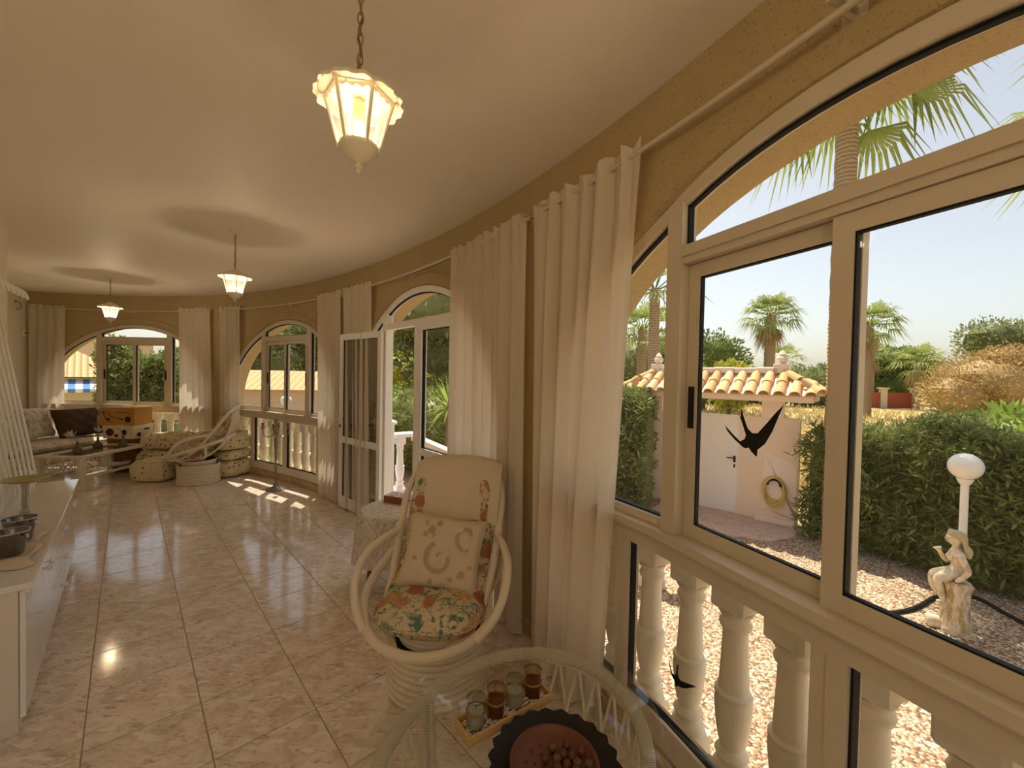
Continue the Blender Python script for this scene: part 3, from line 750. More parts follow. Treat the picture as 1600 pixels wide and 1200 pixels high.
def _floral_pale(n, b):
    v = coords(n); c = mixc(n, ramp(n, noise(n, v, 14, 3, .6, 1), [(.52, (0, 0, 0)), (.58, (1, 1, 1))]), (.74, .66, .52), (.42, .50, .42))
    c = mixc(n, ramp(n, noise(n, v, 10, 3, .6, 1.4), [(.56, (0, 0, 0)), (.62, (1, 1, 1))]), c, (.70, .38, .28)); setc(n, b, c)
mat('floral_pale', (.7, .6, .5), .85, .1, build=_floral_pale)
def _dots(n, b):
    v = coords(n); vo = N(n, 'ShaderNodeTexVoronoi'); vo.inputs['Scale'].default_value = 15; vo.inputs['Randomness'].default_value = .55; n.links.new(v, vo.inputs['Vector'])
    c = mixc(n, ramp(n, vo.outputs['Distance'], [(.20, (1, 1, 1)), (.25, (0, 0, 0))]), (.72, .62, .42), (.17, .10, .08))
    c = mixc(n, ramp(n, noise(n, v, 26, 2, .5, 1), [(.62, (0, 0, 0)), (.66, (1, 1, 1))]), c, (.42, .40, .22)); setc(n, b, c)
mat('dotted_fabric', (.7, .6, .4), .85, .1, build=_dots)
mat('beige_fabric', (.66, .55, .40), .8, .15)
mat('gold_print', (.46, .34, .19), .6, .3)
mat('cream_towel', (.70, .60, .44), .9, .1)
mat('brown_suede', (.085, .05, .03), .8, .15)
def _marblecloth(n, b):
    v = coords(n); ve = ramp(n, noise(n, v, 7, 5, .7, 2.2), [(.47, (0, 0, 0)), (.50, (1, 1, 1)), (.53, (0, 0, 0))])
    c = mixc(n, noise(n, v, 4, 3), (.66, .58, .50), (.78, .72, .64)); setc(n, b, mixc(n, ve, c, (.32, .26, .19)))
mat('marbled_cloth', (.7, .6, .5), .7, .2, build=_marblecloth)
mat('wood_dark', (.20, .09, .04), .45, .4)
mat('paper', (.80, .74, .62), .8, .1)
mat('book_red', (.30, .09, .04), .5, .3)
def _cover(n, b):
    v = coords(n); setc(n, b, ramp(n, noise(n, v, 22, 4, .6, 1), [(.4, (.28, .20, .16)), (.5, (.72, .68, .66)), (.62, (.86, .84, .84))]))
mat('book_cover', (.5, .5, .55), .3, .4, build=_cover)

def pillow(mb, w, h, t, M, nu=18, nv=18, pinch=.16, wr=.004, seed=0):
    r = random.Random(seed); ph = [r.uniform(0, 6.28) for _ in range(4)]
    def side(sg):
        def f(u, v):
            x, y = 2 * u - 1, 2 * v - 1
            e = (max(0, 1 - x ** 4) * max(0, 1 - y ** 4)) ** .42
            k = 1 - pinch * (abs(x) ** 2 * (1 - abs(y) ** 6) * .0 + (1 - abs(x) ** 2) * abs(y) ** 8 * .5)
            kx = 1 - pinch * .5 * (1 - y * y) * abs(x) ** 8; ky = 1 - pinch * .5 * (1 - x * x) * abs(y) ** 8
            z = sg * t / 2 * e + wr * math.sin(9 * x + 5 * y + ph[0]) * e + wr * math.sin(-7 * x + 11 * y + ph[1]) * e
            return tuple(M @ Vector((x * w / 2 * kx, y * h / 2 * ky, z)))
        return f
    mb.grid(side(1), nu, nv); mb.grid(side(-1), nu, nv); return mb

# ------------------------------------------------------------------ swivel rattan chairs
def rattan_chair(label, loc, rz, cushions=True, group='white rattan swivel chairs'):
    r = thing('rattan_swivel_chair', label, 'chair', loc, rz, group)
    base = thing('base', None, None); del_ = base; base.parent = r
    for i in range(8):                        # stacked cane coils
        m = MB(); zz = .0175 + i * .0335; rr = .245 - .012 * math.sin(PI * i / 7) * .6
        m.tube([(rr * math.cos(a), rr * math.sin(a), zz) for a in np.linspace(0, 2 * PI, 36, endpoint=False)], .0168, 8, closed=True); m.build('coil', 'rattan', base)
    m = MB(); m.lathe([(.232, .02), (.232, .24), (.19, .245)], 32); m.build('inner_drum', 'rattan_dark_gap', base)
    for i in range(3):
        m = MB(); m.tube([((.185 + .008 * i) * math.cos(a), (.185 + .008 * i) * math.sin(a), .262 + i * .026) for a in np.linspace(0, 2 * PI, 32, endpoint=False)], .0145, 8, closed=True); m.build('swivel_ring', 'rattan', base)
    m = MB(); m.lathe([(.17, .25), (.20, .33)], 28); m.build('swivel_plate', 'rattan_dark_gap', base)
    # tilted seat hoop
    hoop = smoothpath([(0, -.40, .375), (.22, -.33, .40), (.345, -.12, .47), (.34, .12, .55), (.25, .32, .62), (0, .42, .66), (-.25, .32, .62), (-.34, .12, .55), (-.345, -.12, .47), (-.22, -.33, .40)], 6, True)
    m = MB(); m.tube(hoop, .023, 10, closed=True); m.build('seat_hoop', 'rattan', r)
    back = smoothpath([(-.13, -.30, .345), (-.235, -.12, .40), (-.27, .06, .52), (-.285, .2, .70), (-.29, .33, .88), (-.24, .41, 1.0), (-.12, .455, 1.055), (0, .465, 1.065), (.12, .455, 1.055), (.24, .41, 1.0), (.29, .33, .88), (.285, .2, .70), (.27, .06, .52), (.235, -.12, .40), (.13, -.30, .345)], 5)
    m = MB(); m.tube(back, .022, 10); m.build('back_hoop', 'rattan', r)
    for i in range(11):                       # rods of the shell
        x = -.235 + .047 * i; k = abs(x) / .29; top = 1.065 - .075 * k ** 2.2 - (.06 if k > .75 else 0)
        P = smoothpath([(x, .46 - .05 * k * k, top), (x, .44, .86), (x, .36, .62), (x, .22, .45), (x * .9, .02, .365), (x * .7, -.2, .35)], 5)
        m = MB(); m.tube(P, .0095, 6); m.build('rod', 'rattan', r)
    for sg in (-1, 1):
        P = smoothpath([(sg * .285, .19, .70), (sg * .335, .08, .69), (sg * .375, -.06, .655), (sg * .375, -.17, .575), (sg * .335, -.24, .48), (sg * .26, -.31, .41)], 6)
        m = MB(); m.tube(P, .021, 10); m.build('armrest', 'rattan', r)
        P = smoothpath([(sg * .315, -.20, .44), (sg * .24, -.17, .355), (sg * .15, -.10, .345), (sg * .15, .05, .345), (sg * .25, .14, .40), (sg * .325, .16, .55)], 6)
        m = MB(); m.tube(P, .016, 8); m.build('strut', 'rattan', r)
        m = MB(); m.tube([(sg * .288, .17, .665), (sg * .29, .215, .735)], .026, 10); m.build('binding', 'rattan', r)
    if cushions:
        m = MB()                               # back cushion with channels
        def shell(sg):
            def f(u, v):
                x = (2 * u - 1) * .255; t = v
                P = [(-.02, .47), (.14, .53), (.27, .70), (.35, .88), (.40, 1.0)]
                i = min(int(t * 4), 3); q = t * 4 - i; yy = P[i][0] * (1 - q) + P[i + 1][0] * q; zz = P[i][1] * (1 - q) + P[i + 1][1] * q
                e = (max(0, 1 - (2 * u - 1) ** 6) * max(0, 1 - (2 * v - 1) ** 8)) ** .5
                bulge = (.050 + .014 * abs(math.cos(3 * PI * (u - .5)))) * e
                wd = 1 - .12 * max(0, v - .7) / .3
                ny, nz = -.82, .57
                return (x * wd, yy + ny * bulge * sg + .04 * (x / .25) ** 2 * -1, zz + nz * bulge * sg)
            return f
        m.grid(shell(1), 26, 22); m.grid(shell(-1), 26, 22); m.build('back_cushion', 'floral_fabric', r, ang=70)
        m = MB()
        def seat(sg):
            def f(u, v):
                rr = u; a = 2 * PI * v; c, s = math.cos(a), math.sin(a)
                sq = (abs(c) ** 3.2 + abs(s) ** 3.2) ** (-1 / 3.2)
                x, y = .27 * rr * sq * c, -.07 + .255 * rr * sq * s
                zz = .432 + sg * (.082 * max(0, 1 - rr ** 5) ** .6 + .012 * math.sin(5 * x * 8) * math.cos(y * 30) * .3) + (y + .07) * -.02
                return (x, y, zz)
            return f
        m.grid(seat(1), 14, 40); m.grid(seat(-1), 14, 40); sc_ = m.build('seat_cushion', 'floral_fabric', r, ang=70)
        m = MB(); m.tube([(.272 * ((abs(math.cos(a)) ** 3.2 + abs(math.sin(a)) ** 3.2) ** (-1 / 3.2)) * math.cos(a), -.07 + .257 * ((abs(math.cos(a)) ** 3.2 + abs(math.sin(a)) ** 3.2) ** (-1 / 3.2)) * math.sin(a), .434) for a in np.linspace(0, 2 * PI, 48, endpoint=False)], .005, 6, closed=True); m.build('piping', 'floral_fabric', sc_)
    return r
CHX, CHY, CHR = -.37, 2.17, -.10
rattan_chair('white rattan swivel chair with dense floral cushions, cream towel over its back', (CHX, CHY, 0), CHR)
CM = TR(CHX, CHY, 0) @ RZ(CHR)
# damask pillow leaning on the back
pl = thing('throw_pillow', 'square beige pillow with golden scroll print on the floral chair', 'pillow', CM @ Vector((.0, .085, .555)), CHR)
PM = RZ(.10) @ TR(0.01, -.055, .10) @ RX(math.radians(62)) @ RZ(-.12)
m = MB(); pillow(m, .43, .38, .13, PM, seed=3, wr=.003); m.build('cover', 'beige_fabric', pl, ang=80)
def pz(x, y):
    X, Y = x / .215, y / .19; e = (max(0, 1 - X ** 4) * max(0, 1 - Y ** 4)) ** .42; return .065 * e + .0035
def motif(pts, w0, w1=None, name='scroll_print'):
    P = smoothpath([(x, y, 0) for x, y in pts], 5); V = []; F = []; L = len(P)
    for i, p in enumerate(P):
        a, b = P[max(i - 1, 0)], P[min(i + 1, L - 1)]; t = (b - a).normalized(); nn = Vector((-t.y, t.x, 0)); ww = w0 + ((w1 if w1 is not None else w0) - w0) * i / (L - 1)
        for sg in (-1, 1):
            q = p + nn * ww * sg; V.append(PM @ Vector((q.x, q.y, pz(q.x, q.y))))
    for i in range(L - 1): F.append((2 * i, 2 * i + 1, 2 * i + 3, 2 * i + 2))
    mm = MB(); mm.add(V, F); mm.build(name, 'gold_print', pl)
sp = lambda cx, cy, r0, r1, a0, a1, n=12: [(cx + (r0 + (r1 - r0) * i / n) * math.cos(a0 + (a1 - a0) * i / n), cy + (r0 + (r1 - r0) * i / n) * math.sin(a0 + (a1 - a0) * i / n)) for i in range(n + 1)]
motif(sp(.0, -.04, .016, .085, 2.6, -4.2, 18), .010, .011)
motif(sp(.125, .09, .012, .075, .3, 4.6, 16), .009, .010)
for (cx, cy, a, s) in ((-.07, .10, -1.5, 1), (-.10, .13, 2.6, .8), (-.035, .135, .5, .8), (.12, -.10, .7, 1), (.07, -.125, 3.0, .7), (-.03, -.15, -1.9, .7), (.035, -.16, -1.2, .6), (-.13, -.05, 2.9, .6), (.13, .02, 1.3, .6), (-.05, .065, -1.1, .7), (-.10, .075, -2.2, .7), (.16, -.06, .4, .6)):
    d = Vector((math.cos(a), math.sin(a), 0)); pts = [(cx + d.x * t * .045 * s, cy + d.y * t * .045 * s) for t in (-.5, -.2, .2, .5)]
    P = [(Vector((*p, 0))) for p in pts]; nn = Vector((-d.y, d.x, 0)); V = []; ws = (.001, .016 * s, .019 * s, .001)
    for p, ww in zip(P, ws):
        for sg in (-1, 0, 1): q = p + nn * ww * sg; V.append(PM @ Vector((q.x, q.y, pz(q.x, q.y))))
    mm = MB(); mm.add(V, [(3 * i + j, 3 * i + j + 1, 3 * i + 4 + j, 3 * i + 3 + j) for i in range(3) for j in range(2)]); mm.build('leaf_print', 'gold_print', pl)
# folded towel over the top of the chair back
tw = thing('towel', 'folded cream towel draped over the back of the floral chair', 'towel', CM @ Vector((0.02, .43, 1.0)), CHR)
def drape(w, z0, z1, y_front, lay):
    def f(u, v):
        x = (2 * u - 1) * w / 2; prof = [(.075, -.22), (.07, -.05), (.055, .06), (.03, .098), (-.005, .104), (-.04, .088), (-.085, .03), (-.135, -.08), (-.205, z0)]
        t = v * 8; i = min(int(t), 7); q = t - i; y = prof[i][0] * (1 - q) + prof[i + 1][0] * q; z = prof[i][1] * (1 - q) + prof[i + 1][1] * q
        hoop = -.10 * (abs(x) / .29) ** 3; rip = .006 * math.sin(x * 26 + 1 + v * 2) * v
        return (x + .012 * math.sin(v * 3) * (1 if u > .5 else -1), y + rip - lay, z + hoop * (1 - .5 * v) + lay * .3 + .01 * math.sin(x * 9) * (v > .9))
    return f
for lay, w, z0 in ((0, .49, -.285), (.006, .50, -.27), (.012, .51, -.235)):
    m = MB(); m.grid(drape(w, z0, 0, 0, lay), 22, 24); m.build('layer', 'cream_towel', tw, ang=80)

# ------------------------------------------------------------------ oval glass table
TZ = .50; TCx, TCy, TA = .04, 1.25, math.radians(55); TAa, TAb = .535, .43
TM = RZ(TA)
gt = thing('glass_table', 'oval glass table on a white wrapped rattan frame', 'table', (TCx, TCy, 0), TA)
m = MB(); m.lathe([(.985, TZ - .012), (1.0, TZ - .009), (1.0, TZ - .003), (.988, TZ)], 72); m.v = [(x * TAa, y * TAb, z) for x, y, z in m.v]; m.build('glass_top', 'table_glass', gt, ang=30)
def oval(k, z, n=60, a0=0, a1=2 * PI): return [(TAa * k * math.cos(a), TAb * k * math.sin(a), z) for a in np.linspace(a0, a1, n, endpoint=(a1 - a0 < 6.2))]
m = MB(); m.tube(oval(.87, TZ - .036), .0225, 10, closed=True); m.build('top_ring', 'rattan_wrapped', gt)
m = MB(); m.tube(oval(.80, .03), .022, 10, closed=True); m.build('bottom_ring', 'rattan_wrapped', gt)
PA = [math.radians(a) for a in (28, 94, 208, 274)]
for a in PA:
    for da in (-.045, .045):
        m = MB(); m.tube([(TAa * .87 * math.cos(a + da), TAb * .87 * math.sin(a + da), TZ - .04), (TAa * .80 * math.cos(a + da), TAb * .80 * math.sin(a + da), .03)], .0165, 8); m.build('post', 'rattan_wrapped', gt)
for (a0, a1) in ((PA[3] - 2 * PI, PA[0]), (PA[1], PA[2])):          # latticed ends
    for i in range(1, 9):
        t = i / 9; a = a0 + (a1 - a0) * t
        for da in (-.24, .24):
            b = min(max(a + da, a0), a1); fr = abs(b - a) / .24
            if fr < .25: continue
            P = []
            for q in np.linspace(0, 1, 7):
                aa = a + (b - a) * q; k = .86 - .06 * q * fr; P.append((TAa * k * math.cos(aa), TAb * k * math.sin(aa), TZ - .045 - (TZ - .08) * q * fr))
            m = MB(); m.tube(P, .0055, 6); m.build('lattice_rod', 'rattan', gt)
    for z in (TZ - .065, .06):
        k = .862 if z > .3 else .80; m = MB(); m.tube([(TAa * k * math.cos(a), TAb * k * math.sin(a), z) for a in np.linspace(a0, a1, 20)], .007, 6); m.build('inner_rail', 'rattan', gt)
for a in PA:
    m = MB(); m.lathe([(.011, TZ - .016), (.011, TZ - .0125), (.004, TZ - .012)], 12, c=(TAa * .87 * math.cos(a), TAb * .87 * math.sin(a), 0)); m.build('glass_pad', 'rattan', gt)
# tray with four candle glasses
mat('bamboo', (.58, .36, .14), .5, .3)
tq = [W(712, 1133, TZ), W(730, 1172, TZ), W(860, 1098, TZ), W(840, 1068, TZ)]
tc = sum(tq) / 4; td = (tq[2] - tq[1])[:2]; TLn = .325; ta = math.atan2(td[1], td[0])
tr = thing('candle_tray', 'narrow bamboo tray of white pebbles on the glass table', 'tray', (tc[0], tc[1], TZ), ta)
m = MB(); hw = .048
m.box((-TLn / 2, -hw, 0), (TLn / 2, hw, .006)); m.build('tray_bottom', 'bamboo', tr, smooth=False)
for lo, hi in (((-TLn / 2, -hw, .006), (TLn / 2, -hw + .007, .03)), ((-TLn / 2, hw - .007, .006), (TLn / 2, hw, .03)), ((-TLn / 2, -hw + .007, .006), (-TLn / 2 + .007, hw - .007, .03)), ((TLn / 2 - .007, -hw + .007, .006), (TLn / 2, hw - .007, .03))):
    m = MB(); m.box(lo, hi, bev=.0015); m.build('tray_side', 'bamboo', tr, smooth=False)
mat('pebble', (.78, .72, .66), .6, .3)
m = MB()
for i in range(420):
    m.ell((rnd.uniform(-TLn / 2 + .012, TLn / 2 - .012), rnd.uniform(-hw + .011, hw - .011), .012 + rnd.uniform(0, .006)), (rnd.uniform(.003, .005), rnd.uniform(.003, .004), .003), 6, 4)
tag(m.build('pebbles', 'pebble', tr), None, None, None, 'stuff')
glassmat('smoke_glass', (.78, .66, .50), 1.3); glassmat('grey_glass', (.80, .80, .72), 1.3)
mat('wax_brown', (.16, .07, .03), .5, .3); mat('wax_grey', (.46, .46, .40), .5, .3); mat('raffia', (.32, .18, .07), .8, .1)
for i, (lx, gm, wx, nm) in enumerate(((-.112, 'grey_glass', 'wax_grey', 'grey candle glass at the outer end of the bamboo tray'), (-.038, 'smoke_glass', 'wax_brown', 'brown candle glass next to the outer grey one'), (.036, 'grey_glass', 'wax_grey', 'grey candle glass between two brown ones'), (.112, 'smoke_glass', 'wax_brown', 'brown candle glass at the end of the tray towards the chair'))):
    p = Vector((tc[0], tc[1], TZ)) + RZ(ta) @ Vector((lx, 0, .014))
    j = thing('candle_glass', nm, 'candle glass', p, ta + i, 'candle glasses on the bamboo tray')
    m = MB(); m.lathe([(.0, .0), (.026, .0), (.028, .006), (.0295, .085), (.031, .09), (.029, .09), (.0275, .082)], 22, caps=False); m.build('glass', gm, j)
    m = MB(); m.lathe([(.0, .003), (.025, .003), (.0265, .052), (.024, .054), (.0, .053)], 20, caps=False); m.build('wax', wx, j)
    m = MB(); m.tube([(0, 0, .05), (.001, 0, .062)], .001, 5); m.build('wick', 'rubber', j)
    m = MB()
    for dz in (.048, .052): m.tube([(.0298 * math.cos(a), .0298 * math.sin(a), dz) for a in np.linspace(0, 2 * PI, 22, endpoint=False)], .0018, 5, closed=True)
    m.tube(smoothpath([(.03, 0, .05), (.04, .006, .058), (.05, -.004, .066)], 4), .0015, 5); m.build('raffia_tie', 'raffia', j)
# dark fluted plate with a terracotta dish and seed balls
bc = W(858, 1185, TZ); mat('dark_basket', (.018, .012, .010), .6, .3)
bw = thing('fluted_plate', 'large dark fluted plate at the edge of the glass table', 'plate', (bc[0] + .01, bc[1] - .045, TZ), .2)
m = MB(); fl = lambda r_, z_, a: r_ * (1 + (.035 * math.cos(22 * a) if r_ > .15 else 0))
m.lathe([(.0, .004), (.12, .004), (.15, .012), (.175, .03), (.182, .034), (.176, .028), (.15, .008), (.12, .0), (0, 0)], 88, caps=False, fn=fl); m.build('rim', 'dark_basket', bw)
mat('terracotta_dish', (.15, .05, .02), .45, .4)
ds = thing('terracotta_dish', 'round terracotta dish on the dark fluted plate', 'dish', (bc[0] + .01, bc[1] - .045, TZ + .0045))
m = MB(); m.lathe([(.0, .008), (.09, .008), (.108, .014), (.118, .03), (.125, .031), (.124, .026), (.112, .008), (.10, 0), (0, 0)], 48, caps=False); m.build('bowl', 'terracotta_dish', ds)
mat('dish_hole', (.08, .03, .015), .7, .2)
for i in range(3):
    for k in range(6 + 4 * i):
        a = 2 * PI * k / (6 + 4 * i) + i; rr = .03 + .025 * i; m = MB(); m.lathe([(.0, .0085), (.0045, .0085), (.0045, .0092), (0, .0092)], 8, c=(rr * math.cos(a), rr * math.sin(a), 0), caps=False); m.build('hole', 'dish_hole', ds)
mat('seed_brown', (.13, .05, .02), .5, .2); mat('seed_olive', (.14, .09, .03), .5, .2)
k = 0
for ring, cnt in ((.0, 1), (.03, 6), (.062, 7)):
    for i in range(cnt):
        a = 2 * PI * i / max(cnt, 1) * .8 - .7; rr = rnd.uniform(.0115, .0135)
        m = MB(); m.ell((0, 0, rr), (rr, rr, rr * .95), 12, 8); m.lathe([(.003, rr * 1.9), (.002, rr * 2.05)], 6); k += 1
        o = m.build('seed_ball', 'seed_brown' if (k % 3) else 'seed_olive'); o.location = (bc[0] + .045 + ring * math.cos(a), bc[1] - .045 + ring * math.sin(a), TZ + .0145)
        tag(o, 'small brown seed ball in the terracotta dish' if (k % 3) else 'small olive seed ball in the terracotta dish', 'seed ball', 'seed balls in the terracotta dish')

# ------------------------------------------------------------------ round table with a cloth, book, door stop
RX_, RY_, RZ_, RR = -.87, 3.20, .565, .285
rt = thing('round_table', 'small round side table on dark wooden legs', 'table', (RX_, RY_, 0))
m = MB(); m.lathe([(.0, RZ_ - .025), (RR - .01, RZ_ - .025), (RR - .004, RZ_ - .012), (RR - .01, RZ_ - .004), (0, RZ_ - .004)], 36, caps=False); m.build('tabletop', 'wood_dark', rt)
for i in range(3):
    a = i * 2 * PI / 3 + 3.45; m = MB(); m.tube([(.15 * math.cos(a), .15 * math.sin(a), RZ_ - .02), (.21 * math.cos(a), .21 * math.sin(a), 0.001)], .017, 10); m.build('leg', 'wood_dark', rt)
tcl = thing('tablecloth', 'marble patterned cloth hanging over the round side table', 'tablecloth', (RX_, RY_, RZ_))
m = MB()
def clothf(u, v):
    a = 2 * PI * v
    if u < .4: rr = RR * 1.005 * u / .4; z = 0.0
    else:
        q = (u - .4) / .6; fold = .5 + .5 * math.sin(9 * a + .8 * math.sin(2 * a)); rr = RR * 1.01 + .012 * min(1, q * 6) + (.05 * fold) * q ** 1.2 * .8; z = -.36 * q * (1 + .05 * math.sin(4 * a)) - .004
    return (rr * math.cos(a), rr * math.sin(a), z)
m.grid(clothf, 22, 90); m.build('cloth', 'marbled_cloth', tcl, ang=60)
bk = thing('book', 'thick closed book with a pale cover on the round table', 'book', W(622, 783, RZ_ + .003), -.35)
m = MB(); m.box((-.088, -.063, .004), (.086, .063, .05)); m.build('pages', 'paper', bk, smooth=False)
m = MB(); m.box((-.09, -.065, 0), (.09, .065, .004)); m.box((-.09, -.0655, 0), (.09, -.0625, .054)); m.box((-.0905, -.065, 0), (-.0875, .065, .054)); m.build('binding', 'book_red', bk, smooth=False)
m = MB(); m.box((-.09, -.065, .05), (.09, .065, .054)); m.build('cover', 'book_cover', bk, smooth=False)
dsx = W(545, 796, 0); mat('steel', (.55, .55, .56), .25, .5, 1.0)
dst = thing('door_stop', 'small steel and rubber disc door stop beside the open leaf', 'door stop', dsx)
m = MB(); m.lathe([(.0, 0), (.042, 0), (.045, .006), (.045, .012)], 24, caps=False); m.lathe([(.045, .028), (.04, .034), (0, .034)], 24, caps=False); m.build('rubber', 'rubber', dst)
m = MB(); m.lathe([(.043, .012), (.046, .014), (.046, .026), (.043, .028)], 24, caps=False); m.build('steel_band', 'steel', dst)
# ------------------------------------------------------------------ white cabinet with knobs
mat('white_lacquer', (.88, .88, .88), .07, 1.0)
mat('lacquer_edge', (.78, .73, .66), .3, .4)
CA = np.array([-2.09, 1.78]); CDIR = np.array([-.68, .733]); CDIR /= np.linalg.norm(CDIR); CAB_L, CAB_D, CAB_H = 2.25, .40, .67
# local frame: x along the front (away from the camera), y towards the wall
cang = math.atan2(CDIR[1], CDIR[0])
cab = thing('sideboard', 'long low white lacquered sideboard with round knobs', 'cabinet', (CA[0], CA[1], 0), cang)
m = MB(); m.box((.02, .03, .0), (CAB_L - .02, CAB_D - .01, .07)); m.build('plinth', 'lacquer_edge', cab, smooth=False)
m = MB(); m.box((.0, .024, .07), (CAB_L, CAB_D, CAB_H - .03), bev=.004); m.build('body', 'lacquer_edge', cab, smooth=False)
m = MB(); m.box((-.02, -.022, CAB_H - .03), (CAB_L + .02, CAB_D + .005, CAB_H), bev=.005); m.build('top', 'white_lacquer', cab, smooth=False)
def knob(par, x, z):
    k = MB(); k.lathe([(.006, 0), (.006, .014), (.015, .020), (.018, .028), (.014, .036), (.0, .039)], 14, caps=False, M=TR(x, .004, z) @ RX(PI / 2)); k.build('knob', 'white_lacquer', par)
def cdoor(x0, x1, z0, z1, kx, kz, name):
    d = MB(); d.box((x0 + .002, .004, z0 + .002), (x1 - .002, .022, z1 - .002), bev=.003); o = d.build(name, 'white_lacquer', cab, smooth=False); knob(o, kx, kz); return o
ZT = CAB_H - .034
cdoor(0, .52, .075, ZT, .47, .56, 'door'); cdoor(.52, 1.04, .075, ZT, .57, .56, 'door')
for i in range(3):
    z0 = .075 + i * (ZT - .075) / 3; cdoor(1.04, 1.46, z0, z0 + (ZT - .075) / 3, 1.25, z0 + .095, 'drawer')
cdoor(1.46, 1.85, .075, ZT, 1.80, .56, 'door'); cdoor(1.85, CAB_L, .075, ZT, 1.90, .56, 'door')
CABM = TR(CA[0], CA[1], 0) @ RZ(cang)
# tall rattan frame stood on the sideboard
rl = thing('rattan_lounger_frame', 'tall white frame of parallel rattan rods standing on the sideboard', 'rattan frame', (-3.30, 2.86, CAB_H), math.atan2(.78, -.62))
prof_r = [(.235, .11), (.20, .05), (.13, .016), (.05, .035), (.0, .13), (.01, .27), (.05, .55), (.10, .9), (.145, 1.22), (.165, 1.37), (.145, 1.44), (.09, 1.465), (.045, 1.435), (.03, 1.39)]
for i in range(10):
    x = -i * .095; P = smoothpath([(x, y, z) for y, z in prof_r], 5)
    m = MB(); m.tube(P, .008, 8); m.build('rod', 'white_lacquer', rl)
for (y, z) in ((.035, .10), (.075, .60), (.165, 1.30)):
    m = MB(); m.tube([(.03, y + .012, z), (-.89, y + .012, z)], .010, 8); m.build('cross_bar', 'white_lacquer', rl)
for i in range(4, 10):
    m = MB(); m.ell((-i * .095, .072, .60), (.016, .020, .03), 10, 6); m.build('binding', 'white_lacquer', rl)
# cloth, pots, candlestick on the sideboard
def onCab(x, y, z=0): return CABM @ Vector((x, y, CAB_H + z))
mat('wool_cloth', (.72, .64, .53), .95, .05)
cl = thing('folded_cloth', 'crumpled cream cloth spread on the white sideboard', 'cloth', onCab(.55, .10), cang)
m = MB()
def crump(u, v):
    x, y = (u - .5) * .70, (v - .5) * .17; e = min(1, 8 * min(u, 1 - u, v, 1 - v) + .1)
    wv = .5 + .25 * math.sin(17 * x + 9 * y) + .25 * math.sin(31 * x - 40 * y + 1) 
    return (x + .02 * math.sin(40 * y), y + .012 * math.sin(22 * x), .003 + .022 * wv * e)
m.grid(crump, 60, 18); m.v += [(x, y, .0005) for x, y, z in m.v]; n0 = len(m.v) // 2; m.f += [tuple(i + n0 for i in f) for f in m.f]; m.build('cloth', 'wool_cloth', cl, ang=80)
mat('dark_steel', (.20, .20, .21), .22, .5, 1.0)
for (lx, ly, sc_, lab) in ((.36, .095, 1.0, 'tapered dark metal pot on the cream cloth, in front of the other pot'), (.60, .095, 1.0, 'tapered dark metal pot next to the candlestick')):
    p = thing('metal_pot', lab, 'pot', onCab(lx, ly, .026), 0, 'dark metal pots on the sideboard')
    m = MB(); m.lathe([(.0, .0), (.042, .0), (.045, .004), (.062, .105), (.066, .112), (.063, .112), (.058, .104), (.042, .006), (0, .006)], 28, caps=False); m.build('body', 'dark_steel', p)
    m = MB(); m.tube([(.0645 * math.cos(a), .0645 * math.sin(a), .112) for a in np.linspace(0, 2 * PI, 28, endpoint=False)], .0035, 6, closed=True); m.build('rim', 'steel', p)
    m = MB(); m.tube(smoothpath([(.06, .0, .095), (.082, .0, .098), (.086, .0, .085)], 4), .005, 6); m.build('lug', 'steel', p)
mat('olive_ceramic', (.36, .31, .07), .3, .5)
cs = thing('candlestick', 'turned steel candlestick carrying a flat olive dish', 'candlestick', onCab(.98, .12))
m = MB(); m.lathe([(.0, 0), (.05, 0), (.05, .006), (.022, .015), (.012, .03), (.018, .045), (.012, .06), (.022, .075), (.024, .085), (.012, .10), (.016, .115), (.013, .20), (.016, .245), (.02, .25)], 20, caps=False); m.build('stem', 'steel', cs)
m = MB(); m.lathe([(.0, .25), (.05, .255), (.095, .272), (.10, .276), (.094, .279), (.04, .262), (0, .26)], 28, caps=False); m.build('dish', 'olive_ceramic', cs)
# wall fittings on the end wall
mat('white_plastic', (.82, .80, .76), .4, .4)
_e = np.array(wall_pt(S0, 0, 0)); _en = -np.array([*wn(S0), 0]); _et = np.array([*wt(S0), 0])
def endwall(px, py):                               # the end-wall point seen at a pixel
    d = ray(px, py); o = np.array([0, 0, CAM_H]); n = _et; t = ((_e - o) @ n) / (d @ n); return o + d * t
ew = endwall(35, 520); sr = thing('motion_sensor', 'small white motion sensor on the cream end wall', 'sensor', ew, math.atan2(_et[1], _et[0]))
m = MB(); m.box((0, -.035, -.055), (.04, .035, .055), bev=.012); m.build('housing', 'white_plastic', sr)
m = MB(); m.box((.038, -.016, -.012), (.043, .016, .012), bev=.003); m.build('lens', 'rubber', sr)
eh = endwall(24, 478); hk = thing('wall_hook', 'curled wire hook on the cream end wall', 'hook', eh, math.atan2(_et[1], _et[0]))
m = MB(); m.tube(smoothpath([(0, .0, .07), (.02, 0, .07), (.035, .03, .06), (.035, .06, .0), (.03, .03, -.05), (.03, -.03, -.03)], 5), .005, 6); m.build('wire', 'brass', hk)
m = MB(); m.lathe([(0, 0), (.018, 0), (.018, .004), (0, .006)], 12, caps=False, M=TR(0, 0, .07) @ RY(PI / 2)); m.build('plate', 'brass', hk)

